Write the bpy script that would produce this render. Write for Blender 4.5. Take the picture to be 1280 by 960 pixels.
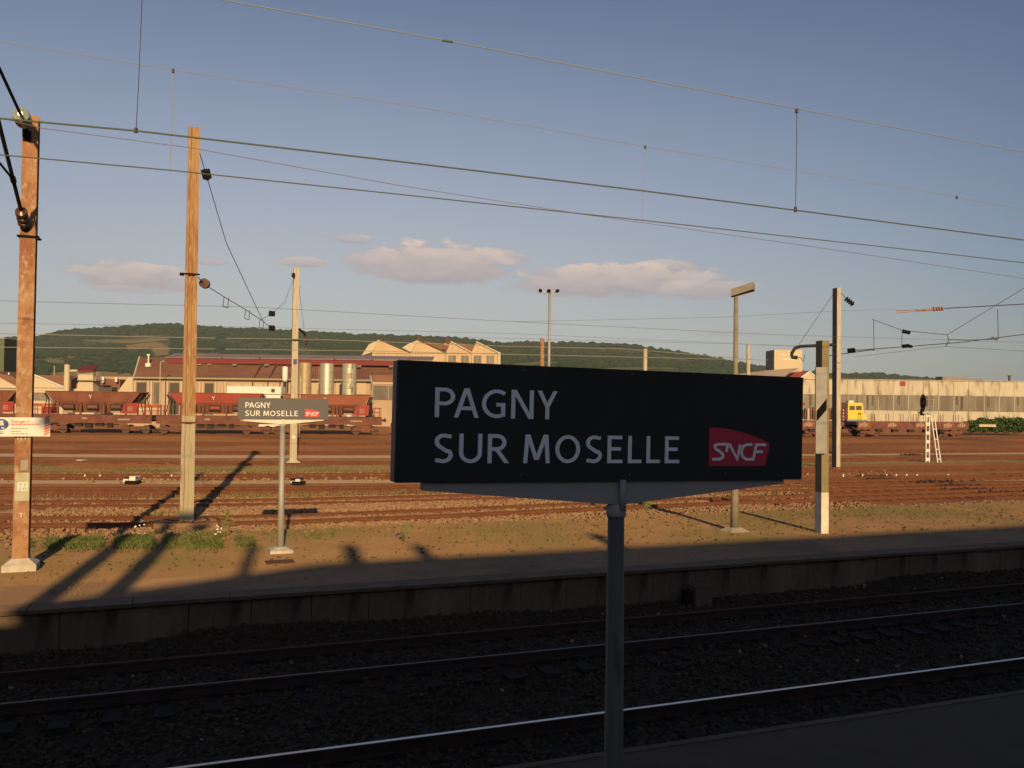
import bpy, math, random
import numpy as np
from mathutils import Vector, Matrix
random.seed(7); rng = np.random.default_rng(11)
for o in list(bpy.data.objects): bpy.data.objects.remove(o)
C = bpy.context.scene.collection
sc = bpy.context.scene
R = math.radians
# ------------------------------------------------------------------ camera
FPX = 1100.0; EYE = Vector((0, 0, 3.85)); HEAD = R(21.2); PITCH = math.atan(23 / FPX); ROLL = R(-0.70)
cam = bpy.data.cameras.new('camera'); camo = bpy.data.objects.new('camera', cam); C.objects.link(camo)
cam.sensor_width = 36; cam.lens = 36 * FPX / 1280; cam.clip_start = 0.1; cam.clip_end = 20000
CR = Matrix.Rotation(-HEAD, 3, 'Z') @ Matrix.Rotation(math.pi / 2 + PITCH, 3, 'X') @ Matrix.Rotation(-ROLL, 3, 'Z')
camo.matrix_world = Matrix.Translation(EYE) @ CR.to_4x4()
sc.camera = camo
FH = Vector((math.sin(HEAD), math.cos(HEAD), 0)); RH = Vector((math.cos(HEAD), -math.sin(HEAD), 0)); UP = Vector((0, 0, 1))
CF = Matrix(((RH.x, FH.x, 0), (RH.y, FH.y, 0), (0, 0, 1)))      # (u, v, z) -> world
def ray(px, py): return CR @ Vector(((px - 640) / FPX, (480 - py) / FPX, -1))
def W(px, py, d):                       # point at horizontal distance d along the view heading
    r = ray(px, py); return EYE + r * (d / r.dot(FH))
def P(px, py, z=0.0):                   # point on the level z
    r = ray(px, py); return EYE + r * ((z - EYE.z) / r.z)
def Q(px, py, Y):                       # point on the vertical plane y = Y
    r = ray(px, py); return EYE + r * (Y / r.y)
def dep(p): return (p - EYE).dot(FH)
# ------------------------------------------------------------------ sun and sky
SUN_EL, SUN_HEAD = R(17.0), R(8.0)
sd = Vector((math.sin(SUN_HEAD) * math.cos(SUN_EL), math.cos(SUN_HEAD) * math.cos(SUN_EL), -math.sin(SUN_EL)))
sl = bpy.data.lights.new('sun', 'SUN'); sl.energy = 5.0; sl.angle = R(0.5); sl.color = (1.0, 0.71, 0.35)
so = bpy.data.objects.new('sun', sl); C.objects.link(so); so.rotation_euler = sd.to_track_quat('-Z', 'Y').to_euler(); so.location = (0, -60, 60)
sc.view_settings.view_transform = 'Standard'; sc.view_settings.look = 'None'; sc.view_settings.exposure = 0.0; sc.view_settings.gamma = 1
sc.cycles.use_denoising = True
sc.cycles.max_bounces = 5; sc.cycles.volume_bounces = 0

wd = bpy.data.worlds.new('World'); sc.world = wd; wd.use_nodes = True
nt = wd.node_tree; N = nt.nodes; Lk = nt.links; N.clear()
def nd(tree, t, **k):
    n = tree.nodes.new(t)
    for a, b in k.items(): setattr(n, a, b)
    return n
def mth(tree, op, a, b=None, c=None, clamp=False):
    n = tree.nodes.new('ShaderNodeMath'); n.operation = op; n.use_clamp = clamp
    for i, v in enumerate((a, b, c)):
        if v is None: continue
        if isinstance(v, (int, float)): n.inputs[i].default_value = v
        else: tree.links.new(v, n.inputs[i])
    return n.outputs[0]
def mixc(tree, f, a, b):
    n = tree.nodes.new('ShaderNodeMix'); n.data_type = 'RGBA'
    for v, s in ((f, n.inputs[0]), (a, n.inputs[6]), (b, n.inputs[7])):
        if isinstance(v, (int, float)): s.default_value = v
        elif isinstance(v, tuple): s.default_value = (*v[:3], 1)
        else: tree.links.new(v, s)
    return n.outputs[2]
sky = nd(nt, 'ShaderNodeTexSky', sky_type='NISHITA', sun_disc=False, sun_elevation=SUN_EL, sun_rotation=math.pi + SUN_HEAD,
         air_density=1.0, dust_density=1.6, ozone_density=4.5, altitude=200)
bgn = nd(nt, 'ShaderNodeBackground'); bgn.inputs[1].default_value = 0.069
wout = nd(nt, 'ShaderNodeOutputWorld')
tcw = nd(nt, 'ShaderNodeTexCoord'); sepw = nd(nt, 'ShaderNodeSeparateXYZ'); Lk.new(tcw.outputs['Generated'], sepw.inputs[0])
az = mth(nt, 'ARCTAN2', sepw.outputs[0], sepw.outputs[1]); el = mth(nt, 'ARCSINE', sepw.outputs[2])
cmb = nd(nt, 'ShaderNodeCombineXYZ'); Lk.new(az, cmb.inputs[0]); Lk.new(mth(nt, 'MULTIPLY', el, 2.6), cmb.inputs[1])
nz = nd(nt, 'ShaderNodeTexNoise'); nz.inputs['Scale'].default_value = 26; nz.inputs['Detail'].default_value = 7; nz.inputs['Roughness'].default_value = 0.58
Lk.new(cmb.outputs[0], nz.inputs['Vector'])
nzv = mth(nt, 'SUBTRACT', nz.outputs['Fac'], 0.5)
def azel(px, py):
    r = ray(px, py).normalized(); return math.atan2(r.x, r.y), math.asin(r.z)
mask = None; shade = None
for px, py, rx, ry, dens in ((165, 346, 78, 19, .9), (548, 329, 98, 27, 1.0), (470, 326, 40, 18, .8), (620, 322, 45, 9, .8), (768, 351, 138, 22, .95), (835, 336, 45, 12, .8),
                             (880, 362, 75, 13, .8), (376, 328, 32, 7, .8), (440, 299, 26, 6, .7), (262, 327, 26, 5, .7), (912, 416, 60, 5, .45), (404, 292, 10, 3, .4), (95, 326, 16, 5, .3),
                             (690, 345, 50, 10, .6), (1050, 380, 30, 5, .2), (160, 362, 50, 5, .5)):
    a, e = azel(px, py); a1, _ = azel(px + rx, py); _, e1 = azel(px, py - ry)
    ra, re = abs(a1 - a), abs(e1 - e)
    dx = mth(nt, 'DIVIDE', mth(nt, 'SUBTRACT', az, a), ra); dy = mth(nt, 'DIVIDE', mth(nt, 'SUBTRACT', el, e), re)
    # flat base: squash the lower half
    d2 = mth(nt, 'ADD', mth(nt, 'MULTIPLY', dx, dx), mth(nt, 'MULTIPLY', dy, dy))
    v = mth(nt, 'ADD', mth(nt, 'SUBTRACT', 1.0, d2), mth(nt, 'ADD', mth(nt, 'MULTIPLY', nzv, 3.0), 0.17))
    m = mth(nt, 'MULTIPLY', mth(nt, 'MULTIPLY', v, 1.9, clamp=True), dens)
    s = mth(nt, 'MULTIPLY', m, mth(nt, 'ADD', mth(nt, 'MULTIPLY', dy, 0.5), 0.45, clamp=True))
    mask = m if mask is None else mth(nt, 'MAXIMUM', mask, m)
    shade = s if shade is None else mth(nt, 'MAXIMUM', shade, s)
sh = mth(nt, 'ADD', shade, mth(nt, 'MULTIPLY', nzv, 0.9), clamp=True)
ccol = mixc(nt, sh, (5.7, 5.15, 5.6), (10.6, 8.6, 7.5))
# low haze: the sky pales towards the horizon, most of all opposite the sun
e0 = mth(nt, 'MULTIPLY', mth(nt, 'MAXIMUM', el, 0.0), 3.1)
hz = mth(nt, 'MULTIPLY', mth(nt, 'EXPONENT', mth(nt, 'MULTIPLY', mth(nt, 'MULTIPLY', e0, e0), -1.0)), 0.90)
aw = mth(nt, 'SUBTRACT', az, SUN_HEAD); side = mth(nt, 'ADD', mth(nt, 'MULTIPLY', mth(nt, 'COSINE', aw), 2.5), -1.5, clamp=True)
skyc = mixc(nt, mth(nt, 'MULTIPLY', hz, side), sky.outputs[0], mixc(nt, mth(nt, 'MULTIPLY', mth(nt, 'MAXIMUM', el, 0.0), 4.2, clamp=True), (8.1, 8.35, 7.4), (7.6, 7.95, 8.9)))
fin = mixc(nt, mth(nt, 'MULTIPLY', mask, 0.92), skyc, ccol)
Lk.new(fin, bgn.inputs[0]); Lk.new(bgn.outputs[0], wout.inputs[0])

# ------------------------------------------------------------------ materials
MATS = {}
def mat(name, col, rough=0.75, col2=None, scale=4.0, bump=0.0, bscale=None, metal=0.0, thr=(0.35, 0.65), stretch=(1, 1, 1), col3=None, s3=1.0, thr3=(.5, .6), world=False, spec=0.35, det=6):
    if name in MATS: return MATS[name]
    m = bpy.data.materials.new(name); m.use_nodes = True; t = m.node_tree; b = t.nodes['Principled BSDF']
    b.inputs['Roughness'].default_value = rough; b.inputs['Metallic'].default_value = metal; b.inputs['Specular IOR Level'].default_value = spec
    b.inputs['Base Color'].default_value = (*col, 1)
    if rough >= .9: b.inputs['Diffuse Roughness'].default_value = 1.0
    tc = nd(t, 'ShaderNodeTexCoord'); mp = nd(t, 'ShaderNodeMapping'); mp.inputs['Scale'].default_value = stretch
    if world:
        g = nd(t, 'ShaderNodeNewGeometry'); t.links.new(g.outputs['Position'], mp.inputs[0])
    else: t.links.new(tc.outputs['Object'], mp.inputs[0])
    if col2:
        n = nd(t, 'ShaderNodeTexNoise'); n.inputs['Scale'].default_value = scale; n.inputs['Detail'].default_value = det; n.inputs['Roughness'].default_value = .6
        t.links.new(mp.outputs[0], n.inputs['Vector'])
        mr = nd(t, 'ShaderNodeMapRange'); mr.inputs[1].default_value, mr.inputs[2].default_value = thr; t.links.new(n.outputs['Fac'], mr.inputs[0])
        c = mixc(t, mr.outputs[0], col, col2)
        if col3:
            n3 = nd(t, 'ShaderNodeTexNoise'); n3.inputs['Scale'].default_value = s3; n3.inputs['Detail'].default_value = 5
            t.links.new(mp.outputs[0], n3.inputs['Vector'])
            m3 = nd(t, 'ShaderNodeMapRange'); m3.inputs[1].default_value, m3.inputs[2].default_value = thr3; t.links.new(n3.outputs['Fac'], m3.inputs[0])
            c = mixc(t, m3.outputs[0], c, col3)
        t.links.new(c, b.inputs['Base Color'])
    if bump:
        n2 = nd(t, 'ShaderNodeTexNoise'); n2.inputs['Scale'].default_value = bscale or scale * 4; n2.inputs['Detail'].default_value = 5
        t.links.new(mp.outputs[0], n2.inputs['Vector'])
        bn = nd(t, 'ShaderNodeBump'); bn.inputs['Strength'].default_value = 1.0; bn.inputs['Distance'].default_value = bump
        t.links.new(n2.outputs['Fac'], bn.inputs['Height']); t.links.new(bn.outputs[0], b.inputs['Normal'])
    MATS[name] = m; return m
M_ = dict(
    yard=mat('yard_soil', (0.1649, 0.06791, 0.02314), .95, (0.1949, 0.0881, 0.03205), .22, .03, 9, col3=(0.09745, 0.04038, 0.01602), s3=.06, thr3=(.48, .66), world=True),
    rustbed=mat('rust_ballast', (0.1573, 0.0513, 0.01539), .95, (0.1847, 0.07182, 0.02565), 1.6, .04, 14, col3=(0.1026, 0.0342, 0.01197), s3=.35, thr3=(.5, .7), world=True),
    gravel=mat('pale_gravel', (0.2565, 0.1485, 0.081), .95, (0.3105, 0.1958, 0.1148), 3.0, .04, 18, col3=(0.135, 0.07425, 0.0405), s3=.5, thr3=(.5, .68), world=True),
    cess=mat('path_gravel', (0.2394, 0.168, 0.1122), .95, (0.2736, 0.198, 0.132), 2.0, .02, 10, world=True),
    olive=mat('dry_turf', (0.1656, 0.1058, 0.0414), .95, (0.2024, 0.1334, 0.0598), .8, .05, 12, col3=(0.1012, 0.0828, 0.0322), s3=.3, world=True),
    plat=mat('platform_sand', (0.2392, 0.1397, 0.06336), .95, (0.1932, 0.1082, 0.04807), .9, .02, 16, col3=(0.1564, 0.1127, 0.03933), s3=.25, thr3=(.5, .64), world=True),
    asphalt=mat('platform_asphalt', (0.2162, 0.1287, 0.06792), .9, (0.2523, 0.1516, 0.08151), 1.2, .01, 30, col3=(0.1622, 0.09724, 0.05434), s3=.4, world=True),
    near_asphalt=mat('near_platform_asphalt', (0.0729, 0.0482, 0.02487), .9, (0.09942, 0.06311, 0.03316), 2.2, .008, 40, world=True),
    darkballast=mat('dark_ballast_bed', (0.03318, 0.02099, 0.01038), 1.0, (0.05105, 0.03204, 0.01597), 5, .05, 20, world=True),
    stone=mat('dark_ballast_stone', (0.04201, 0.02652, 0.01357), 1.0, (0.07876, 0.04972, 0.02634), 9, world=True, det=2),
    stone2=mat('pale_ballast_stone', (0.2525, 0.1337, 0.06683), .9, (0.3416, 0.2228, 0.1337), 5, world=True, det=2),
    sleeper=mat('dark_sleeper', (0.0198, 0.0144, 0.0099), 1.0, (0.027, 0.0198, 0.0135), 3, .01, 20),
    rail=mat('rail_rust', (0.1275, 0.0442, 0.0204), .85, (0.17, 0.06375, 0.02975), 4),
    railtop=mat('rail_polished', (.55, .5, .45), .28, metal=.9),
    concrete=mat('grey_concrete', (0.225, 0.195, 0.1575), .9, (0.315, 0.27, 0.2175), 2.5, .006, 30, stretch=(1, 1, .4)),
    wallc=mat('platform_wall_concrete', (0.1071, 0.07072, 0.04406), .9, (0.1999, 0.1428, 0.0918), 1.2, .01, 20, stretch=(1, 1, .35), col3=(0.06426, 0.0408, 0.02693), s3=2.2, thr3=(.52, .7)),
    kerb=mat('platform_kerb', (0.1008, 0.064, 0.0396), .9, (0.1428, 0.092, 0.0576), 2, .01, 20),
    plinth=mat('white_plinth', (.62, .55, .45), .85, (.48, .41, .32), 6),
    rustA=mat('rust_on_beam', (.40, .21, .105), .8, (.27, .105, .05), 3.2, .004, 30, thr=(.42, .62), stretch=(1.3, 1.3, .8), col3=(.46, .32, .20), s3=9, thr3=(.54, .70)),
    rustB=mat('rust_stain_beam', (.40, .25, .125), .8, (.28, .12, .05), 1.6, .003, 30, thr=(.36, .66), stretch=(2.5, 2.5, .4), col3=(.44, .33, .19), s3=7, thr3=(.52, .72)),
    beamgrey=mat('weathered_beam', (0.368, 0.3036, 0.2024), .8, (0.46, 0.4048, 0.2944), 3, .003, 30, stretch=(6, 6, .3), col3=(0.2944, 0.2024, 0.1104), s3=3, thr3=(.55, .7)),
    beampale=mat('pale_beam', (0.552, 0.4784, 0.3496), .8, (0.4232, 0.3496, 0.2392), 2.5, stretch=(4, 4, .5)),
    polegrey=mat('galvanised_pole', (.33, .31, .27), .55, (.42, .39, .33), 5, stretch=(1, 1, .3), metal=.2),
    poledark=mat('dark_pole_paint', (0.0825, 0.066, 0.0504), .6, (0.1375, 0.113, 0.0882), 6, .002, 40, stretch=(1, 1, .18), col3=(0.055, 0.042, 0.0306), s3=9, thr3=(.56, .66)),
    dark=mat('dark_metal', (.018, .015, .013), .9, spec=.12), wire=mat('wire_copper_green', (.10, .115, .07), .6), wirepale=mat('wire_pale', (.30, .29, .24), .6),
    wiredark=mat('wire_dark', (.055, .05, .06), .6), wirered=mat('wire_oxide', (.20, .14, .15), .6),
    glassins=mat('glass_insulator', (.32, .36, .28), .12, metal=.3), brownins=mat('brown_insulator', (.10, .045, .03), .25),
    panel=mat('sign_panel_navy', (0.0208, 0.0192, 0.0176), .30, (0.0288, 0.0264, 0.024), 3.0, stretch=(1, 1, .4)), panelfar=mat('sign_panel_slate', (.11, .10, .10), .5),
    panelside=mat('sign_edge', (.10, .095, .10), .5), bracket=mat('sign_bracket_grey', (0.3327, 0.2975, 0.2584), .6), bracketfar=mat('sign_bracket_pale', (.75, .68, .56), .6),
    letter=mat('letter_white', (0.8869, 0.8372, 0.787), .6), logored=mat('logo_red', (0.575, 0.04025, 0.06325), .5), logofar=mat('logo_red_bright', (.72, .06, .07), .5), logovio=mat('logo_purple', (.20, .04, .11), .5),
    white=mat('white_paint', (.78, .74, .66), .6), orange=mat('sign_orange', (.80, .16, .05), .6), blue=mat('sign_blue', (.05, .09, .25), .6), ink=mat('ink_grey', (.25, .22, .2), .7),
)
# ------------------------------------------------------------------ mesh helpers
ORG = {}
class MB:
    def __init__(s, M=None): s.v = []; s.f = []; s.M = M
    def add(s, vs, fs):
        n = len(s.v)
        for p in vs:
            p = Vector(p); s.v.append(s.M @ p if s.M is not None else p)
        s.f += [tuple(n + i for i in f) for f in fs]
    def box(s, a, b):
        x0, y0, z0 = (min(a[i], b[i]) for i in range(3)); x1, y1, z1 = (max(a[i], b[i]) for i in range(3))
        s.add([(x0, y0, z0), (x1, y0, z0), (x1, y1, z0), (x0, y1, z0), (x0, y0, z1), (x1, y0, z1), (x1, y1, z1), (x0, y1, z1)],
              [(0, 3, 2, 1), (4, 5, 6, 7), (0, 1, 5, 4), (1, 2, 6, 5), (2, 3, 7, 6), (3, 0, 4, 7)]); return s
    def cbox(s, c, sx, sy, sz): return s.box((c[0] - sx / 2, c[1] - sy / 2, c[2] - sz / 2), (c[0] + sx / 2, c[1] + sy / 2, c[2] + sz / 2))
    def hexa(s, lo, hi):            # two quads of 4 points
        s.add(list(lo) + list(hi), [(0, 3, 2, 1), (4, 5, 6, 7), (0, 1, 5, 4), (1, 2, 6, 5), (2, 3, 7, 6), (3, 0, 4, 7)]); return s
    def tube(s, p0, p1, r0, r1=None, n=8, cap=True):
        r1 = r0 if r1 is None else r1; p0 = Vector(p0); p1 = Vector(p1); d = (p1 - p0).normalized()
        a = d.orthogonal().normalized(); b = d.cross(a)
        vs = []
        for p, r in ((p0, r0), (p1, r1)):
            for i in range(n):
                t = 2 * math.pi * i / n; vs.append(p + a * (r * math.cos(t)) + b * (r * math.sin(t)))
        fs = [(i, (i + 1) % n, n + (i + 1) % n, n + i) for i in range(n)]
        if cap: fs += [tuple(range(n - 1, -1, -1)), tuple(range(n, 2 * n))]
        s.add(vs, fs); return s
    def path(s, pts, r, n=6):
        for a, b in zip(pts, pts[1:]): s.tube(a, b, r, r, n)
        return s
    def lathe(s, p0, axis, prof, n=16):     # prof: list of (t along axis, radius)
        p0 = Vector(p0); d = Vector(axis).normalized(); a = d.orthogonal().normalized(); b = d.cross(a); vs = []
        for t, r in prof:
            for i in range(n):
                w = 2 * math.pi * i / n; vs.append(p0 + d * t + a * (r * math.cos(w)) + b * (r * math.sin(w)))
        fs = []
        for k in range(len(prof) - 1):
            for i in range(n): fs.append((k * n + i, k * n + (i + 1) % n, (k + 1) * n + (i + 1) % n, (k + 1) * n + i))
        fs += [tuple(range(n - 1, -1, -1)), tuple(range((len(prof) - 1) * n, len(prof) * n))]
        s.add(vs, fs); return s
    def prism(s, poly, ext):                # planar polygon extruded along ext
        n = len(poly); poly = [Vector(p) for p in poly]; e = Vector(ext)
        s.add(poly + [p + e for p in poly], [tuple(range(n - 1, -1, -1)), tuple(range(n, 2 * n))] + [(i, (i + 1) % n, n + (i + 1) % n, n + i) for i in range(n)]); return s
    def build(s, name, m, parent=None, smooth=False, kind=None):
        org = ORG.get(parent.name, Vector()) if parent else Vector()
        me = bpy.data.meshes.new(name); me.from_pydata([tuple(p - org) for p in s.v], [], s.f); me.update()
        if m: me.materials.append(m)
        o = bpy.data.objects.new(name, me); C.objects.link(o)
        if parent: o.parent = parent; ORG[o.name] = org
        if smooth:
            for p in me.polygons: p.use_smooth = True
        if kind: o['kind'] = kind
        return o
def thing(name, label, cat, loc=(0, 0, 0), group=None):
    o = bpy.data.objects.new(name, None); C.objects.link(o); o.location = loc; o.empty_display_size = .3
    o['label'] = label; o['category'] = cat
    if group: o['group'] = group
    ORG[o.name] = Vector(loc); return o
def tag(o, label, cat, group=None):
    o['label'] = label; o['category'] = cat
    if group: o['group'] = group
    return o
def copy_tree(o, parent=None):
    c = o.copy(); C.objects.link(c); c.parent = parent; ORG[c.name] = ORG.get(o.name, Vector())
    for ch in o.children: copy_tree(ch, c)
    return c
def nparr_mesh(name, V, F, m, kind=None, parent=None, smooth=False):
    me = bpy.data.meshes.new(name); nv, nf, k = len(V), len(F), F.shape[1]
    me.vertices.add(nv); me.vertices.foreach_set('co', V.astype(np.float32).ravel())
    me.loops.add(nf * k); me.loops.foreach_set('vertex_index', F.astype(np.int32).ravel())
    me.polygons.add(nf); me.polygons.foreach_set('loop_start', np.arange(0, nf * k, k, dtype=np.int32))
    me.update(calc_edges=True); me.validate()
    me.materials.append(m); o = bpy.data.objects.new(name, me); C.objects.link(o)
    if smooth: me.polygons.foreach_set('use_smooth', np.ones(nf, dtype=bool))
    if kind: o['kind'] = kind
    if parent: o.parent = parent
    return o
CUBE_V = np.array([(-1, -1, -1), (1, -1, -1), (1, 1, -1), (-1, 1, -1), (-1, -1, 1), (1, -1, 1), (1, 1, 1), (-1, 1, 1)], float) * .5
CUBE_F = np.array([(0, 3, 2, 1), (4, 5, 6, 7), (0, 1, 5, 4), (1, 2, 6, 5), (2, 3, 7, 6), (3, 0, 4, 7)])
def stones(name, pts, size, m, kind='stuff', jit=.45):
    n = len(pts)
    b = CUBE_V[None] * (1 + rng.uniform(-jit, jit, (n, 8, 3))) * (size * rng.uniform(.5, 1.25, n))[:, None, None] * rng.uniform(.6, 1.1, (n, 1, 3))
    a = rng.uniform(0, 6.28, n); ca, sa = np.cos(a), np.sin(a)
    x = b[..., 0] * ca[:, None] - b[..., 1] * sa[:, None]; y = b[..., 0] * sa[:, None] + b[..., 1] * ca[:, None]
    z = b[..., 2] + b[..., 0] * rng.uniform(-.5, .5, (n, 1)); V = np.stack([x, y, z], -1) + pts[:, None, :]
    F = CUBE_F[None] + (np.arange(n) * 8)[:, None, None]
    return nparr_mesh(name, V.reshape(-1, 3), F.reshape(-1, 4), m, kind)
def blades(name, pts, h, w, m, kind='stuff', lean=.5):
    n = len(pts); a = rng.uniform(0, 6.28, n); hh = h * rng.uniform(.4, 1.2, n); dx, dy = np.cos(a) * w, np.sin(a) * w
    l = rng.normal(0, lean, (n, 2)) * hh[:, None]
    V = np.zeros((n, 4, 3)); V[:, 0] = pts; V[:, 0, 0] -= dx; V[:, 0, 1] -= dy; V[:, 1] = pts; V[:, 1, 0] += dx; V[:, 1, 1] += dy
    V[:, 2] = pts; V[:, 2, 0] += l[:, 0] * .45 + dx * .6; V[:, 2, 1] += l[:, 1] * .45 + dy * .6; V[:, 2, 2] += hh * .6
    V[:, 3] = pts; V[:, 3, 0] += l[:, 0]; V[:, 3, 1] += l[:, 1]; V[:, 3, 2] += hh
    F = np.array([(0, 1, 2, 3)])[None] + (np.arange(n) * 4)[:, None, None]
    return nparr_mesh(name, V.reshape(-1, 3), F.reshape(-1, 4), m, kind)
def polyline(pts, y_z=0.0):             # pixel polyline on the ground, resampled
    w = [P(x, y, y_z) for x, y in pts]; out = []
    # extend both ends
    w = [w[0] + (w[0] - w[1]).normalized() * 60] + w + [w[-1] + (w[-1] - w[-2]).normalized() * 160]
    for i in range(len(w) - 1):
        p0 = w[max(i - 1, 0)]; p1 = w[i]; p2 = w[i + 1]; p3 = w[min(i + 2, len(w) - 1)]
        for k in range(6):
            t = k / 6
            out.append(.5 * ((2 * p1) + (p2 - p0) * t + (2 * p0 - 5 * p1 + 4 * p2 - p3) * t * t + (3 * p1 - p0 - 3 * p2 + p3) * t ** 3) if 0 < i < len(w) - 2 else p1.lerp(p2, t))
    out.append(w[-1]); return out
def offs(line, d):
    out = []
    for i, p in enumerate(line):
        a = line[max(i - 1, 0)]; b = line[min(i + 1, len(line) - 1)]; t = (b - a).normalized(); out.append(p + Vector((-t.y, t.x, 0)) * d)
    return out
def sweep(mb, line, prof):              # prof: closed list of (side, z)
    L = [offs(line, s) for s, z in prof]; n = len(prof); vs = []
    for i in range(len(line)):
        for k, (s, z) in enumerate(prof): q = L[k][i]; vs.append((q.x, q.y, z))
    fs = []
    for i in range(len(line) - 1):
        for k in range(n): fs.append((i * n + k, i * n + (k + 1) % n, (i + 1) * n + (k + 1) % n, (i + 1) * n + k))
    mb.add(vs, fs)
RAILP = [(-.07, -.15), (-.07, -.135), (-.012, -.12), (-.012, -.04), (-.036, -.03), (-.036, 0), (.036, 0), (.036, -.03), (.012, -.04), (.012, -.12), (.07, -.135), (.07, -.15)]
# ------------------------------------------------------------------ ground and tracks
GZ = -0.15
gm = MB(); g = 2700
gm.add([(-g, 7.5, GZ - .3), (g, 7.5, GZ - .3), (g, 15.5, GZ - .3), (-g, 15.5, GZ - .3)], [(0, 1, 2, 3)])
gm.add([(-g, 15.5, GZ), (g, 15.5, GZ), (g, g, GZ), (-g, g, GZ)], [(0, 1, 2, 3)])
gm.add([(-g, -g, GZ - .02), (g, -g, GZ - .02), (g, 7.5, GZ - .02), (-g, 7.5, GZ - .02)], [(0, 1, 2, 3)])
gm.build('ground', M_['yard'], kind='structure')
YT = {  # centre line of each yard track, in the photo's pixels
    't3': [(0, 650), (250, 648.5), (500, 641), (900, 624), (1280, 612)],
    't4': [(0, 628), (250, 627), (500, 622), (900, 611), (1280, 603.5)],
    't5': [(0, 610.5), (250, 610.5), (500, 608), (900, 600.5), (1280, 594)],
    't6': [(0, 594), (250, 594), (500, 592), (900, 587), (1280, 582)],
    't7': [(0, 576), (250, 577.5), (500, 577), (900, 575), (1280, 571)],
    't8': [(0, 562), (250, 564), (500, 564.5), (900, 564), (1280, 561)],
    't9': [(0, 551), (250, 553), (500, 554), (900, 555), (1280, 553)],
    't10': [(0, 540), (250, 542), (500, 543), (900, 545), (1280, 546)]}
TL = {k: polyline(v) for k, v in YT.items()}
def strip(name, line, w0, w1, m, z, kind='structure'):
    a = offs(line, w0); b = offs(line, w1); mb = MB(); vs = []
    for p, q in zip(a, b): vs += [(p.x, p.y, z), (q.x, q.y, z)]
    mb.add(vs, [(2 * i, 2 * i + 2, 2 * i + 3, 2 * i + 1) for i in range(len(a) - 1)]); return mb.build(name, m, kind=kind)
desc = {'t3': 'rusty yard track closest to the weedy back edge of the platform', 't4': 'second rusty yard track behind the pale gravel strip',
        't5': 'rusty yard track just before the smooth pale walkway', 't6': 'rusty yard track just beyond the walkway with the white point machine',
        't7': 'yard track beside the thin dry grass band in mid yard', 't8': 'dark rusty yard track beyond the grey walkway', 't9': 'yard track just in front of the freight wagons',
        't10': 'far rusty track carrying the hopper and flat wagons'}
for i, (k, line) in enumerate(TL.items()):
    strip('track_bed', line, -2.0, 2.0, M_['rustbed'], GZ + .004 + .0005 * i)
    t = thing('railway_track', desc[k], 'railway track', group='yard tracks')
    for s in (-.7535, .7535):
        mb = MB(); sweep(mb, offs(line, s), RAILP); mb.build('rail', M_['rail'], t)
    # timber sleepers half sunk in rust-coloured ballast, one joined mesh (a pixel or two each)
    pts = []; acc = 0
    for a, b in zip(line, line[1:]):
        L = (b - a).length; d = (b - a).normalized()
        while acc < L: pts.append((a + d * acc, d)); acc += .65 if k in ('t3', 't4', 't5') else 1.3
        acc -= L
    mb = MB()
    for p, d in pts:
        if abs((p - EYE).dot(RH)) > abs((p - EYE).dot(FH)) * .75: continue
        n = Vector((-d.y, d.x, 0)); h = .12; a1 = p - n * 1.25 - d * h; b1 = p + n * 1.25 - d * h; c1 = p + n * 1.25 + d * h; d1 = p - n * 1.25 + d * h
        mb.add([(q.x, q.y, GZ + .03) for q in (a1, b1, c1, d1)] + [(q.x, q.y, GZ - .02) for q in (a1, b1, c1, d1)], [(0, 1, 2, 3), (0, 4, 5, 1), (2, 6, 7, 3), (1, 5, 6, 2), (3, 7, 4, 0)])
    if mb.v: mb.build('sleeper', mat('yard_sleeper', (0.12, 0.0475, 0.02), .95, (0.16, 0.065, 0.0275), 3, world=True), t, kind='stuff')
def pixband(name, top, bot, m, z):
    a = polyline(top, GZ); b = polyline(bot, GZ); mb = MB(); vs = []
    for p, q in zip(a, b): vs += [(p.x, p.y, z), (q.x, q.y, z)]
    mb.add(vs, [(2 * i, 2 * i + 1, 2 * i + 3, 2 * i + 2) for i in range(len(a) - 1)]); return mb.build(name, m, kind='structure')
pixband('gravel_strip', [(0, 633), (250, 632), (500, 628), (900, 615.5), (1280, 606)], [(0, 642), (250, 640.5), (500, 635), (900, 619), (1280, 609)], M_['gravel'], GZ + .012)
pixband('path', [(0, 600.5), (250, 601), (500, 600), (900, 600), (1280, 599)], [(0, 605), (250, 605.5), (500, 604), (900, 602.5), (1280, 601)], M_['cess'], GZ + .013)
pixband('turf_strip', [(0, 579), (250, 580), (500, 580), (900, 576), (1280, 572)], [(0, 590), (250, 590), (500, 588), (900, 583), (1280, 578)], M_['olive'], GZ + .011)
pixband('path', [(0, 567), (250, 569), (500, 569.5), (900, 568.5), (1280, 566)], [(0, 571), (250, 573), (500, 573), (900, 571), (1280, 568)], M_['cess'], GZ + .014)
# ------------------------------------------------------------------ far platform
PZ = .55; PY0 = 15.45; PY1 = 23.0
pl = MB(); pl.add([(-60, PY0 + .45, PZ), (260, PY0 + .45, PZ), (260, PY1, PZ), (-60, PY1, PZ)], [(0, 1, 2, 3)])
xs = np.arange(-60, 261, 4.0)
plat = pl.build('platform', M_['plat'], kind='structure')
# asphalt margin
mb = MB(); mb.add([(-60, PY0 + .45, PZ + .004), (260, PY0 + .45, PZ + .004), (260, 17.4, PZ + .004), (-60, 17.4, PZ + .004)], [(0, 1, 2, 3)]); mb.build('platform_surface', M_['asphalt'], plat)
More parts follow.
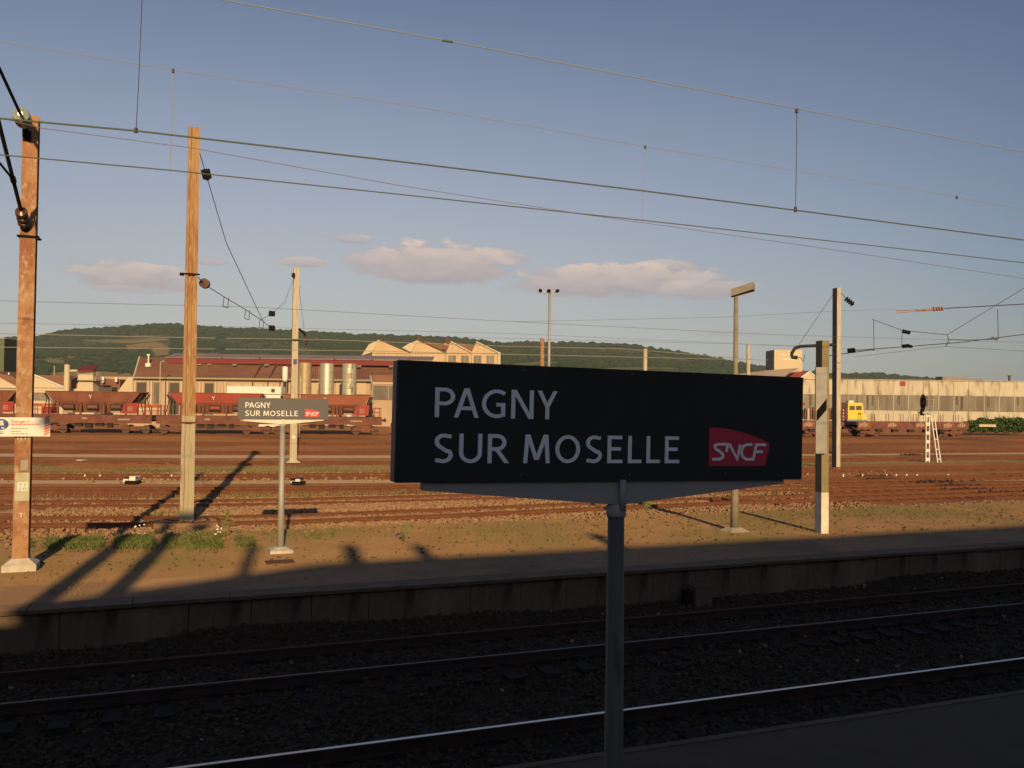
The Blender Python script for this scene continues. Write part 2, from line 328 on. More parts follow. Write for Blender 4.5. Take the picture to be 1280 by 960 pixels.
# sloping back shoulder
mb = MB(); n = 161; v = []
for i in range(n):
    x = -60 + i * 2; v += [(x, PY1, PZ), (x, PY1 + 2.2 + .3 * math.sin(x * .7), GZ - .02)]
mb.add(v, [(2 * i, 2 * i + 2, 2 * i + 3, 2 * i + 1) for i in range(n - 1)]); mb.build('platform_shoulder', M_['olive'], plat)
# kerb and wall blocks, each a piece
x = -20.0; k = 0
kerb_me = None
while x < 110:
    w = 1.5
    if kerb_me is None:
        mb = MB(); mb.box((0, 0, PZ - .055), (w - .012, .5, PZ + .006)); o = mb.build('kerb_stone', M_['kerb'], plat); kerb_me = o.data
    else: o = bpy.data.objects.new('kerb_stone', kerb_me); C.objects.link(o); o.parent = plat
    o.location = (x, PY0 - .06 + random.uniform(-.006, .006), random.uniform(-.006, .006)); x += w
blk = []
x = -20.0
while x < 110:
    w = random.choice((.95, 1.0, 1.9))
    mb = MB(); mb.box((0, 0, -.55), (w - .014, .35, PZ - .075)); o = mb.build('wall_block', M_['wallc'], plat)
    o.location = (x, PY0 + .05 + random.uniform(-.008, .008), 0); x += w
mb = MB(); mb.box((-20, PY0 + .36, -.55), (110, PY0 + .44, PZ - .14)); mb.build('wall_core', M_['darkballast'], plat)
for x0, x1 in ((-60, -20), (110, 260)):
    mb = MB(); mb.box((x0, PY0, -.55), (x1, PY0 + .44, PZ + .01)); mb.build('wall_core', M_['wallc'], plat)
# near platform
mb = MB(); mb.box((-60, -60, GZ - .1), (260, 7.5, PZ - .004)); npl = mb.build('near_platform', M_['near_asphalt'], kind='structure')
x = -14.0; ke = None
while x < 30:
    if ke is None:
        mb = MB(); mb.box((0, .28, PZ - .10), (1.49, .37, PZ + .004)); o = mb.build('edge_stone', M_['kerb'], npl); ke = o.data
    else: o = bpy.data.objects.new('edge_stone', ke); C.objects.link(o); o.parent = npl
    o.location = (x, 7.14, 0); x += 1.5
# the two main tracks
mainrails = {'near track in deep shade with one bright running rail': (8.44, 9.87), 'rust-railed track along the foot of the far platform wall': (12.64, 14.06)}
def bedz(x, y):
    base = GZ - .16
    base += .125 * np.exp(-((y - 9.15) / 1.5) ** 4) + .125 * np.exp(-((y - 13.35) / 1.5) ** 4)
    base += .05 * np.sin(x * .9 + 1.3 * np.sin(y * 1.3)) * np.exp(-((y - 11.25) / 1.2) ** 2)
    pile = .20 + np.clip(np.sin(x * .42 + .6) + .35 * np.sin(x * 1.3), 0, 2) * .14
    return base + pile * np.exp(-((y - 15.45) / .62) ** 2)
gx = np.arange(-16, 90, .25); gy = np.arange(7.4, 15.6, .2)
X, Y = np.meshgrid(gx, gy, indexing='ij'); Z = bedz(X, Y) + rng.normal(0, .008, X.shape)
V = np.stack([X, Y, Z], -1).reshape(-1, 3); a = (np.arange(len(gx) - 1)[:, None] * len(gy) + np.arange(len(gy) - 1)[None]).ravel()
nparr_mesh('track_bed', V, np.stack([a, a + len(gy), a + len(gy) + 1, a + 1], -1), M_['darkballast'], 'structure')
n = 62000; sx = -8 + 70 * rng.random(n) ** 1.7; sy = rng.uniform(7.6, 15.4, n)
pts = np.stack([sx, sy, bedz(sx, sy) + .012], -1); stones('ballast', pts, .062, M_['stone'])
n = 90; sx = rng.uniform(-6, 26, n); sy = rng.uniform(10.2, 15.3, n)
stones('ballast', np.stack([sx, sy, bedz(sx, sy) + .03], -1), .05, M_['stone2'])
for lab, (ya, yb) in mainrails.items():
    t = thing('railway_track', lab, 'railway track', group='main running tracks')
    for yy in (ya, yb):
        line = [Vector((x, yy, 0)) for x in (-60, 0, 60, 260)]
        mb = MB(); sweep(mb, line, [(s, z) for s, z in RAILP]); o = mb.build('rail', mat('rail_brown_black', (.035, .018, .012), .8, (.05, .026, .016), 4), t)
        mb = MB(); mb.box((-60, yy - .028, .001), (260, yy + .028, .003)); mb.build('running_surface', M_['railtop'] if yy < 10 else mat('rail_half_polished', (.09, .07, .06), .5, metal=.6) if yy < 13 else M_['rail'], o)
    sm = None; x = -12.0
    while x < 60:
        if sm is None:
            mb = MB(); mb.box((-.12, -1.3, -.15), (.12, 1.3, 0)); o = mb.build('sleeper', M_['sleeper'], t); sm = o.data
        else: o = bpy.data.objects.new('sleeper', sm); C.objects.link(o); o.parent = t
        o.location = (x, (ya + yb) / 2 + random.uniform(-.04, .04), GZ - .022); x += .6
for t_ in [o for o in bpy.data.objects if o.name.startswith('railway_track') and o.get('group') == 'main running tracks']:
    ys = (8.44, 9.87) if 'near' in t_['label'] else (12.64, 14.06); mb = MB()
    x = -12.0
    while x < 45:
        for yy in ys:
            for sgn in (-1, 1): mb.box((x - .05, yy + sgn * .06, GZ), (x + .05, yy + sgn * .14, GZ + .055))
        x += .6
    mb.build('rail_clip', M_['sleeper'], t_, kind='stuff')
# pale ballast stones along the yard
def linepts(line, n, w0, w1, z):
    seg = rng.integers(6, len(line) - 8, n); f = rng.random(n); w = rng.uniform(w0, w1, n); out = np.zeros((n, 3))
    L = np.array([tuple(p) for p in line]); d = L[seg + 1] - L[seg]; d /= np.linalg.norm(d, axis=1)[:, None]
    p = L[seg] + (L[seg + 1] - L[seg]) * f[:, None]; p[:, 0] += -d[:, 1] * w; p[:, 1] += d[:, 0] * w; p[:, 2] = z; return p
stones('gravel', linepts(TL['t3'], 9000, 1.9, 4.0, GZ + .03), .085, M_['stone2'])
stones('gravel', linepts(TL['t3'], 5000, -.6, .6, GZ + .03), .07, M_['stone2'])
stones('gravel', linepts(TL['t3'], 9000, -3.6, -1.2, GZ + .03), .085, M_['stone2'])
stones('gravel', linepts(TL['t4'], 4000, -.4, .4, GZ + .03), .09, M_['stone2'])
stones('gravel', linepts(TL['t4'], 1800, 1.3, 2.0, GZ + .03), .10, M_['stone2'])
stones('gravel', linepts(TL['t6'], 900, -3, 3, GZ + .03), .12, M_['stone2'])
n = 5000; sx = rng.uniform(-20, 70, n); sy = rng.normal(PY1 + 1.4, .9, n); sy = np.maximum(sy, 22.2)
zz = np.where(sy < PY1, PZ, np.maximum(PZ - (sy - PY1) * .32, GZ)) + .02
stones('gravel', np.stack([sx, sy, zz], -1), .075, M_['stone2'])
n = 9000; sx = rng.uniform(-14, 50, n) ; sy = rng.uniform(PY0 + .5, PY1 + .3, n); stones('gravel', np.stack([sx, sy, np.full(n, PZ + .003)], -1), .022, mat('platform_grit', (0.2, 0.125, 0.06), .9, (0.26, 0.165, 0.085), 4, world=True))
n = 1400; sx = rng.uniform(-10, 40, n); sy = rng.uniform(18.0, PY1, n); stones('gravel', np.stack([sx, sy, np.full(n, PZ + .004)], -1), .05, mat('platform_dark_grit', (.10, .065, .035), .9, (.16, .10, .055), 4, world=True))
grass_pts = np.stack([rng.uniform(-10, 45, 5000), PY1 - np.abs(rng.normal(0, 1.6, 5000)), np.full(5000, PZ)], -1)
blades('dry_grass', grass_pts, .045, .006, mat('straw', (.24, .17, .07), .9, (.17, .14, .05), 1.5, world=True))
# ------------------------------------------------------------------ weeds
m_green = mat('weed_green', (.10, .14, .035), .8, (.20, .20, .06), 1.5, world=True); m_dry = mat('dry_grass', (0.266, 0.196, 0.084), .9, (0.175, 0.154, 0.056), 1.2, world=True)
def grass(name, quads, n, h, w, m, z=PZ):
    out = []
    for (x0, x1, y0, y1, dens) in quads:
        k = int(n * dens); px = rng.uniform(x0, x1, k); py = rng.uniform(y0, y1, k)
        cl = (np.sin(px * .21 + 1) + np.sin(px * .083) + rng.normal(0, .6, k)) > -.5
        for a, b in zip(px[cl], py[cl]):
            p = P(a, b, z); zz = z if p.y < PY1 else max(PZ - (p.y - PY1) * .32, GZ); out.append((p.x, p.y, zz))
    return blades(name, np.array(out), h, w, m)
grass('weeds', [(20, 292, 674, 686, .55), (40, 270, 670, 688, .35), (60, 230, 676, 684, .5), (90, 300, 664, 676, .25), (20, 330, 684, 692, .05), (285, 320, 672, 684, .05), (340, 420, 668, 676, .02)], 8500, .105, .008, m_green)
grass('dry_grass', [(290, 1280, 640, 668, .3), (40, 290, 662, 676, .3), (480, 900, 655, 672, .35), (980, 1280, 632, 650, .5), (560, 700, 660, 680, .1), (60, 130, 715, 745, .03), (860, 1060, 640, 665, .2)], 6500, .06, .007, m_dry)
grass('dry_grass', [(500, 760, 668, 680, .3), (340, 420, 664, 680, .1), (940, 1280, 630, 650, .3)], 1500, .05, .008, m_green)
def yg(name, line, n, w0, w1, h, m): return blades(name, linepts(line, n, w0, w1, GZ), h, .02, m)
yg('dry_grass', TL['t6'], 5000, 2.2, 6.5,   .12, m_dry); yg('weeds', TL['t7'], 1200, -5, -1.5, .12, m_green); yg('dry_grass', TL['t4'], 2500, 2.0, 3.6, .15, m_dry)

# ------------------------------------------------------------------ letters
a_ = .066
def arc(cx, cy, rx, ry, t0, t1, n=14): return [(cx + rx * math.cos(R(t0 + (t1 - t0) * i / n)), cy + ry * math.sin(R(t0 + (t1 - t0) * i / n))) for i in range(n + 1)]
GL = {
 'P': (.60, [[(a_, 0), (a_, 1)], [(a_, 1 - a_)] + arc(.28, .70, .255, .234, 90, -90) + [(a_, .466)]]),
 'A': (.76, [[(.07, 0), (.37, 1)], [(.69, 0), (.39, 1)], [(.17, .32), (.60, .32)]]),
 'G': (.74, [arc(.46, .5, .40, .434, 52, 300) + [(.66, .13)], [(.66, .06), (.66, .47)], [(.44, .47), (.72, .47)]]),
 'N': (.72, [[(a_, 0), (a_, 1)], [(.09, 1), (.63, 0)], [(.65, 0), (.65, 1)]]),
 'Y': (.66, [[(.075, 1), (.325, .44)], [(.585, 1), (.335, .44)], [(.33, .50), (.33, 0)]]),
 'S': (.58, [[(.52, .90)] + arc(.30, .725, .215, .209, 62, 232, 10) + [(.40, .40)] + arc(.28, .272, .225, .206, 38, -118, 10) + [(.05, .10)]]),
 'U': (.70, [[(a_, 1)] + arc(.35, .36, .284, .294, 180, 360) + [(.634, 1)]]),
 'R': (.64, [[(a_, 0), (a_, 1)], [(a_, 1 - a_)] + arc(.28, .71, .235, .224, 90, -90) + [(a_, .486)], [(.27, .49), (.60, 0)]]),
 'M': (.86, [[(.07, 0), (.13, 1)], [(.15, 1), (.42, .12)], [(.44, .12), (.71, 1)], [(.73, 1), (.79, 0)]]),
 'O': (.82, [arc(.41, .5, .344, .434, 0, 360, 28)]),
 'E': (.54, [[(a_, 0), (a_, 1)], [(a_, 1 - a_), (.5, 1 - a_)], [(a_, .52), (.46, .52)], [(a_, a_), (.52, a_)]]),
 'L': (.50, [[(a_, 0), (a_, 1)], [(a_, a_), (.48, a_)]]),
 'C': (.70, [arc(.45, .5, .384, .434, 52, 308)]), 'F': (.5, [[(a_, 0), (a_, 1)], [(a_, 1 - a_), (.5, 1 - a_)], [(a_, .52), (.44, .52)]]),
 'D': (.7, [[(a_, 0), (a_, 1)], [(a_, 1 - a_)] + arc(.26, .5, .37, .434, 90, -90) + [(a_, a_)]]),
 'a': (.56, [arc(.27, .30, .2, .25, 0, 360), [(.47, 0), (.47, .6)]]), 'n': (.56, [[(a_, 0), (a_, .6)], arc(.27, .36, .2, .2, 180, 0) + [(.47, 0)]]),
 'g': (.56, [arc(.27, .30, .2, .25, 0, 360), [(.47, .6), (.47, -.1)] + arc(.27, -.1, .2, .15, 0, -150)]), 'e': (.56, [[(.1, .32), (.47, .32)] + arc(.27, .3, .2, .25, 0, 310)]),
 'r': (.4, [[(a_, 0), (a_, .6)], arc(.3, .3, .22, .26, 180, 75)]), '!': (.25, [[(.1, .3), (.1, 1)], [(.1, 0), (.1, .14)]]),
 '7': (.56, [[(.03, .93), (.5, .93)], [(.5, .93), (.2, 0)]]), '3': (.56, [arc(.26, .73, .2, .2, 150, -90, 10), arc(.26, .27, .23, .23, 90, -150, 10)]),
 '2': (.56, [arc(.26, .72, .2, .21, 160, -30, 10) + [(.05, .07)], [(.03, .066), (.5, .066)]]), '0': (.6, [arc(.3, .5, .23, .434, 0, 360)]), 'T': (.6, [[(.3, 0), (.3, .95)], [(.02, .93), (.58, .93)]]),
}
KERN = {'PA': -.20, 'AG': -.08, 'NY': -.06, 'RM': .0, 'LL': -.02, 'LE': -.01}
def ribbon(mb, pts, w, fn, t, k=0):     # fn maps (x, y, depth) to the mesh space
    if len(pts) == 2 and abs(pts[0][1] - pts[1][1]) > .3 and abs(pts[0][0] - pts[1][0]) > .02:      # slanted stroke with level ends
        (xa, ya), (xb, yb) = pts; hw = w / 2 * math.hypot(xb - xa, yb - ya) / abs(yb - ya); tk = t + k * .00025
        q = [(xa - hw, ya), (xa + hw, ya), (xb + hw, yb), (xb - hw, yb)]
        mb.add([fn(x, y, tk) for x, y in q] + [fn(x, y, 0) for x, y in q], [(0, 1, 2, 3), (0, 4, 5, 1), (1, 5, 6, 2), (2, 6, 7, 3), (3, 7, 4, 0)]); return
    n = len(pts); Ls = []; closed = n > 3 and abs(pts[0][0] - pts[-1][0]) + abs(pts[0][1] - pts[-1][1]) < 1e-4
    for i in range(n):
        def dr(a, b):
            v = Vector((b[0] - a[0], b[1] - a[1])); return v.normalized() if v.length > 1e-9 else Vector((1, 0))
        if i == 0: d0 = d1 = dr(pts[0], pts[1])
        elif i == n - 1: d0 = d1 = dr(pts[-2], pts[-1])
        else: d0, d1 = dr(pts[i - 1], pts[i]), dr(pts[i], pts[i + 1])
        if closed and i in (0, n - 1): d0, d1 = dr(pts[-2], pts[-1]), dr(pts[0], pts[1])
        m = (Vector((-d0.y, d0.x)) + Vector((-d1.y, d1.x))); m.normalize(); s = w / 2 / max(.5, m.dot(Vector((-d1.y, d1.x))))
        p = Vector(pts[i]); Ls.append((p + m * s, p - m * s))
    tk = t + k * .00025
    vs = []
    for p, q in Ls: vs += [fn(p.x, p.y, tk), fn(q.x, q.y, tk), fn(p.x, p.y, 0), fn(q.x, q.y, 0)]
    fs = []
    for i in range(n - 1):
        b = 4 * i; fs += [(b, b + 1, b + 5, b + 4), (b, b + 4, b + 6, b + 2), (b + 1, b + 3, b + 7, b + 5)]
    fs += [(0, 2, 3, 1), (4 * n - 4, 4 * n - 3, 4 * n - 1, 4 * n - 2)]; mb.add(vs, fs)
def lettering(text, x0, x1, zb, h, Y, m, parent, t=.002, w=.126, gap=.17, space=.30, name='letter'):
    adv = 0; pos = []
    for i, ch in enumerate(text):
        if ch == ' ': adv += space; continue
        pos.append((ch, adv)); adv += GL[ch][0] + gap + KERN.get(text[i:i + 2], 0)
    adv -= gap; s = (x1 - x0) / (adv * h)
    for ch, a in pos:
        mb = MB()
        for k, st in enumerate(GL[ch][1]): ribbon(mb, st, w, lambda x, y, d, a=a: (x0 + (a + x) * h * s, Y - d, zb + y * h), t, k)
        mb.build(name, m, parent)
def sncf(X0, X1, z0, z1, Y, mr, ml, parent, two=None):
    w, h = X1 - X0, z1 - z0; f = lambda x, y, d: (X0 + x * w, Y - d, z0 + y * h)
    poly = [(0, 0), (.92, 0), (.99, .50), (.995, .58)]
    for i in range(9): t = i / 8; poly.append((.96 - .96 * t, .63 + .37 * (1 - (1 - t) ** 2.0)))
    mb = MB(); n = len(poly); mb.add([f(x, y, .002) for x, y in poly] + [f(x, y, 0) for x, y in poly], [tuple(range(n))] + [(i, (i + n), (i + 1) % n + n, (i + 1) % n) for i in range(n)])
    b = mb.build('logo', mr, parent)
    if two:
        for k in range(3):
            mb = MB(); x1 = .34 - .09 * k; p2 = [q for q in poly if q[0] <= x1]; yt = .63 + .37 * (1 - (1 - (.96 - x1) / .96) ** 2)
            p2 = [(0, 0), (x1, 0), (x1, yt)] + [q for q in poly[4:] if q[0] < x1]; n2 = len(p2)
            mb.add([f(x, y, .0023 + .0002 * k) for x, y in p2], [tuple(range(n2))]); mb.build('logo_tint', two[k], b)
    # italic strokes in logo units (height 1 = .43 of the badge)
    S = [[(.05, .175), (.15, .175)] + [(.15 + .075 * math.cos(R(a)) * 1.0, .265 + .09 * math.sin(R(a))) for a in (-80, -50, -20, 10, 35)] + [(.16, .385), (.115, .43)] + [(.155 + .07 * math.cos(R(a)), .50 + .06 * math.sin(R(a))) for a in (200, 165, 130, 105, 90)] + [(.285, .565)],
         [(.275, .36), (.295, .56), (.33, .55), (.455, .18), (.50, .56)],
         [(.70, .56), (.66, .56)] + [(.62 + .10 * math.cos(R(a)), .365 + .195 * math.sin(R(a))) for a in (95, 120, 150, 180, 210, 240, 265)] + [(.72, .175), (.765, .56), (.93, .56)],
         [(.745, .375), (.875, .375)]]
    for k, st in enumerate(S):
        asp = w / h; mb = MB(); st2 = [(x * asp, y) for x, y in st]
        ribbon(mb, st2, .072, lambda x, y, d: (X0 + x / asp * w, Y - d, z0 + y * h), .0045, k); mb.build('logo_letter', ml, b)
def station_sign(label, Y, px0, px1, pyt, pyb, pole_base, pole_r, mp, mside, mbk, mlet, mlogo, mpole, near):
    base = Vector(pole_base); t = thing('station_sign', label, 'station sign', base, 'station name signs')
    A = Q(px0, pyt, Y); B = Q(px1, pyb, Y); x0, x1 = A.x, B.x
    zt = (Q(px0, pyt, Y).z); zb = zt - (x1 - x0) / 4.05 if near else B.z
    th = .085
    mb = MB(); mb.box((x0, Y, zb), (x1, Y + th, zt)); mb.build('panel', mp, t)
    mb = MB()
    for xx in (x0 - .006, x1): mb = MB(); mb.box((xx, Y + .012, zb + .002), (xx + .006, Y + th - .008, zt - .002)); mb.build('panel_edge', mside, t)
    for fx in (.27, .53, .78):
        for zz in (zt - .02, zb + .03):
            mb = MB(); mb.lathe((x0 + (x1 - x0) * fx, Y, zz), (0, -1, 0), [(0, .006), (.003, .005)], 8); mb.build('screw', mside, t)
    W_, H_ = x1 - x0, zt - zb
    # tapered bracket under the panel
    xc = base.x; bx0, bx1 = x0 + .06 * W_, x1 - .045 * W_
    mb = MB(); yb = Y + .02
    mb.prism([(bx0, yb, zb - .003), (bx0, yb, zb - .035), (xc - .05, yb, zb - .105), (xc + .05, yb, zb - .105), (bx1, yb, zb - .02), (bx1, yb, zb - .003)], (0, .05, 0)); mb.build('bracket', mbk, t)
    mb = MB(); yp = Y + .045; base2 = (xc, yp, base.z)
    mb.lathe(base2, (0, 0, 1), [(0, pole_r * 1.45), (1.0, pole_r * 1.25), (zb - .16 - base.z, pole_r)], 24); mb.build('pole', mpole, t, smooth=True)
    mb = MB(); mb.lathe((xc, yp, zb - .165), (0, 0, 1), [(0, pole_r * 1.12), (.012, pole_r * 1.22), (.05, pole_r * 1.22), (.06, pole_r * .9)], 24); mb.build('collar', mbk if near else mpole, t, smooth=True)
    mb = MB(); mb.lathe((xc + .01, Y + .004, zb - .13), (0, 0, 1), [(0, pole_r * .42), (.135, pole_r * .42)], 14); mb.build('bracket_tube', mbk, t, smooth=True)
    h = .123 * 4.05 / (W_ / H_) if near else .25 * H_
    l1, l2 = zt - .107 / .5 * H_ - h, zt - .297 / .5 * H_ - h
    yl = Y - .0006
    u = lambda f: x0 + f * W_
    lettering('PAGNY', u(.0765), u(.350), l1, h, yl, mlet, t)
    lettering('SUR MOSELLE', u(.0765), u(.657), l2, h, yl, mlet, t)
    two = (M_['logovio'],) * 0
    sncf(u(.735), u(.905), zb + .135 * H_, zb + .495 * H_, yl, mlogo, mlet, t)
    if near:                            # the panel has slipped slightly out of level on its pole
        pv = Vector((xc, Y, zb)) - base; rt = Matrix.Rotation(R(.78), 3, 'Y')
        for c in t.children:
            if c.name.split('.')[0] not in ('pole', 'collar', 'bracket_tube'): c.rotation_euler = (0, R(.78), 0); c.location = pv - rt @ pv
    return t, (x0, x1, zb, zt)
nb = Q(764, 960, 3.545); 
station_sign('large dark station name sign on a grey pole in the shade of the near platform', 3.5, 497, 1002, 454, 600, (nb.x + .012, 3.5, PZ), .037,
             M_['panel'], M_['panelside'], M_['bracket'], M_['letter'], M_['logored'], M_['poledark'], True)
fb = P(350.5, 690, PZ)
t, ext = station_sign('small sunlit grey station name sign on a white plinth across the tracks', fb.y - .045, 298, 410, 497, 524.5, (fb.x, fb.y - .045, PZ), .055,
             M_['panelfar'], M_['panelside'], M_['bracketfar'], M_['letter'], M_['logofar'], M_['polegrey'], False)
def plinth(parent, p, w, d, h, m, name='plinth'):
    mb = MB(); x, y, z = p
    mb.box((x - w, y - d, z), (x + w, y + d, z + h * .5)); mb.hexa([(x - w, y - d, z + h * .5 + .001), (x + w, y - d, z + h * .5 + .001), (x + w, y + d, z + h * .5 + .001), (x - w, y + d, z + h * .5 + .001)],
        [(x - w * .45, y - d * .45, z + h), (x + w * .45, y - d * .45, z + h), (x + w * .45, y + d * .45, z + h), (x - w * .45, y + d * .45, z + h)]); return mb.build(name, m, parent)
plinth(t, (fb.x, fb.y, PZ), .24, .24, .12, M_['plinth'])
pz = P(350, 703, PZ); mb = MB(); mb.box((pz.x - .28, pz.y - .2, PZ), (pz.x + .28, pz.y + .2, PZ + .02)); o = mb.build('manhole_cover', mat('drain_iron', (.14, .055, .035), .7)); tag(o, 'rust brown rectangular cover set in the platform below the small station sign', 'manhole cover')

# ------------------------------------------------------------------ masts
def ins(parent, p, d, r, L, m, nsh=5, name='insulator'):
    prof = [(0, r * .3)]
    for i in range(nsh):
        a = L * (i + .15) / nsh; b = L * (i + .85) / nsh; prof += [(a, r * .35), (a + .001, r), (b - .3 * (b - a), r * .92), (b, r * .35)]
    prof.append((L, r * .3)); mb = MB(); mb.lathe(p, d, prof, 18); return mb.build(name, m, parent, smooth=False)
def hbeam(parent, p, w, dp, h, m, z1=None, name='beam', taper=1.0, yaw=0.0):
    z1 = p.z if z1 is None else z1
    rot = Matrix.Rotation(yaw, 3, 'Z')
    def bx(x0, x1, y0, y1):
        f0 = 1.0; f1 = taper; mb.hexa([p * 1 + rot @ Vector((x * f0, y * f0, 0)) - Vector((0, 0, p.z - z1)) for x, y in ((x0, y0), (x1, y0), (x1, y1), (x0, y1))],
            [p + rot @ Vector((x * f1, y * f1, 0)) - Vector((0, 0, p.z - z1 - h)) for x, y in ((x0, y0), (x1, y0), (x1, y1), (x0, y1))])
    mb = MB(); t = .016
    bx(-w / 2, -w / 2 + t, -dp / 2, dp / 2); bx(w / 2 - t, w / 2, -dp / 2, dp / 2); bx(-w / 2 + t, w / 2 - t, -t / 2, t / 2)
    return mb.build(name, m, parent)
def topz(p, px, py): return W(px, py, dep(p)).z
# mast 1
b1 = P(26, 712, PZ); d1 = dep(b1); z1t = topz(b1, 40, 146)
m1 = thing('catenary_mast', 'rusty steel catenary mast behind the white warning panel on the far platform', 'catenary mast', b1, 'catenary masts')
plinth(m1, b1, .29, .26, .24, M_['plinth'])
zz = b1.z + .22
def flat_i(parent, p, w, dp, za, zb, m, name, yaw=0):      # I-section seen on its broad flange
    rot = Matrix.Rotation(yaw, 3, 'Z'); mb = MB(); t = .018
    for x0, x1, y0, y1 in ((-w / 2, w / 2, -dp / 2, -dp / 2 + t), (-w / 2, w / 2, dp / 2 - t, dp / 2), (-t / 2, t / 2, -dp / 2 + t, dp / 2 - t)):
        q = [rot @ Vector((x, y, 0)) for x, y in ((x0, y0), (x1, y0), (x1, y1), (x0, y1))]
        mb.hexa([(p.x + v.x, p.y + v.y, za) for v in q], [(p.x + v.x, p.y + v.y, zb) for v in q])
    return mb.build(name, m, parent)
flat_i(m1, b1, .27, .26, zz, z1t, M_['rustA'], 'beam')
rb = M_['rustA']
yf = b1.y - .13
def on1(px, py): return Q(px, py, yf - .004)
for (xa, ya, xb, yb_, mm, nm) in ((19, 591, 36, 626, mat('mast_band_grey', (.50, .46, .32), .7, (.42, .36, .24), 6), 'painted_band'), (22, 603, 34.5, 613.5, M_['white'], 'number_plate'), (26, 575, 35, 588, mat('tin_plate', (.32, .28, .22), .6), 'tin_plate')):
    A = on1(xa, ya); B = on1(xb, yb_); off = .004 if nm == 'painted_band' else .010
    mb = MB(); mb.box((A.x, yf - off, B.z), (B.x, yf - off + .0035, A.z)); mb.build(nm, mm, m1)
for tx, pa in (('73', (23.2, 608)), ('20', (23.2, 613))):
    A = on1(*pa); lettering(tx, A.x, A.x + .125, A.z, .055, yf - .0105, M_['ink'], m1, t=.001, name='numeral', w=.16)
A = on1(24, 646); lettering('T', A.x, A.x + .06, A.z, .07, yf - .001, M_['white'], m1, t=.001, name='mark')
mb = MB(); zc = topz(b1, 33, 297); mb.box((b1.x - .18, yf - .03, zc - .02), (b1.x + .20, yf - .006, zc + .02)); mb.box((b1.x - .18, b1.y + .135, zc - .02), (b1.x + .20, b1.y + .155, zc + .02))
mb.tube((b1.x - .165, yf - .05, zc), (b1.x - .165, b1.y + .17, zc), .012); mb.tube((b1.x + .185, yf - .05, zc), (b1.x + .185, b1.y + .17, zc), .012); mb.build('clamp', M_['dark'], m1)
cx = b1.x - .05
iz1 = topz(b1, 28, 160); iz2 = topz(b1, 28, 276)
mb = MB(); mb.tube((cx, yf, iz1 - .2), (cx - .02, yf - .3, iz1), .05); mb.box((cx - .07, yf - .02, iz1 - .30), (cx + .07, yf - .005, iz1 - .10)); mb.build('bracket', M_['dark'], m1); mb = MB(); mb.tube((cx, yf, iz2 - .18), (cx, yf - .12, iz2 - .15), .07); mb.build('hinge', M_['dark'], m1)
e1 = Vector((cx - .02, yf - .3, iz1)); far1 = Vector((cx - .05, 11.6, iz1 + .35)); dd = (far1 - e1).normalized()
ins(m1, e1, dd, .15, .40, M_['glassins'], 4)
mb = MB(); mb.tube(e1 + dd * .4, far1, .028); mb.build('top_tie', M_['dark'], m1)
e2 = Vector((cx, yf - .1, iz2 - .1)); d2 = Vector((-.03, -1, .52)).normalized(); ins(m1, e2, d2, .11, .42, M_['brownins'], 3)
far2 = e2 + d2 * 7.0
mb = MB(); mb.tube(e2 + d2 * .42, far2, .033, n=12); q = e2 + d2 * 1.25; mb.tube(q, q + Vector((-.3, -3.2, .3)), .02); mb.tube(q - d2 * .06, q + d2 * .06, .05); mb.build('cantilever_tube', M_['dark'], m1)
# warning panel on mast 1
yw = yf - .10; A = Q(63, 522, yw); B = Q(63, 545.5, yw); xl = A.x - 1.75; cz = .5 * (A.z + B.z)
wp = thing('warning_sign', 'white danger warning board with orange stripes hung on the rusty mast', 'warning sign', (b1.x, yw, B.z))
mb = MB(); mb.box((xl, yw, B.z), (A.x, yw + .02, A.z)); mb.build('panel', M_['white'], wp)
H = A.z - B.z; pm = lambda px, py: Q(px, py, yw)
for i in range(7):
    z = B.z + H * (i + .15) / 7; mb = MB(); xx = A.x - .10
    mb.prism([(xx, yw - .003, z), (xx + .085, yw - .003, z + .055), (xx + .085, yw - .003, z + .09), (xx, yw - .003, z + .035)], (0, .0025, 0)); mb.build('stripe', M_['orange'], wp)
ep = pm(1, 530.5); mb = MB(); mb.prism([(ep.x + .13 * math.cos(a), yw - .003, ep.z + .105 * math.sin(a)) for a in np.linspace(0, 2 * math.pi, 28, endpoint=False)], (0, .0025, 0)); mb.build('blue_badge', M_['blue'], wp)
mb = MB()
for dx, dz, w_, h_ in ((-.05, .035, .09, .035), (-.06, -.02, .11, .05), (.01, -.075, .05, .02)): mb.box((ep.x + dx, yw - .006, ep.z + dz), (ep.x + dx + w_, yw - .0035, ep.z + dz + h_))
mb.build('badge_figure', M_['white'], wp)
A = pm(14.5, 528.5); Bx = pm(36, 528).x; lettering('Danger !', A.x, Bx, A.z, .062, yw - .0006, M_['orange'], wp, t=.002, w=.17, name='letter')
for (xa, xb, yy, mm) in ((14, 50, 530.5, 'orange'), (14, 34, 535.5, 'ink'), (14, 25, 539, 'ink'), (14, 36, 542.2, 'ink')):
    A = pm(xa, yy); Bq = pm(xb, yy); x = A.x; mb = MB()
    while x < Bq.x: l = random.uniform(.02, .07); mb.box((x, yw - .002, A.z - .010), (min(x + l, Bq.x), yw - .0005, A.z + .006)); x += l + .014
    mb.build('text_line', M_[mm], wp)
mb = MB(); A = pm(-3, 541); 
for k in range(2): mb.box((A.x, yw - .002, A.z - .02 + k * .03), (A.x + .09, yw - .0005, A.z - .008 + k * .03))
mb.build('text_line', M_['dark'], wp)
mb = MB(); A = pm(22, 545); 
for k in range(4): mb.add([(b1.x - .11 + k * .062, yf - .012, B.z - .001), (b1.x - .05 + k * .062, yf - .012, B.z - .001), (b1.x - .08 + k * .062, yf - .012, B.z - .09)], [(0, 1, 2)])
mb.box((b1.x - .12, yf - .075, cz - .05), (b1.x + .12, yf - .0125, cz + .05))
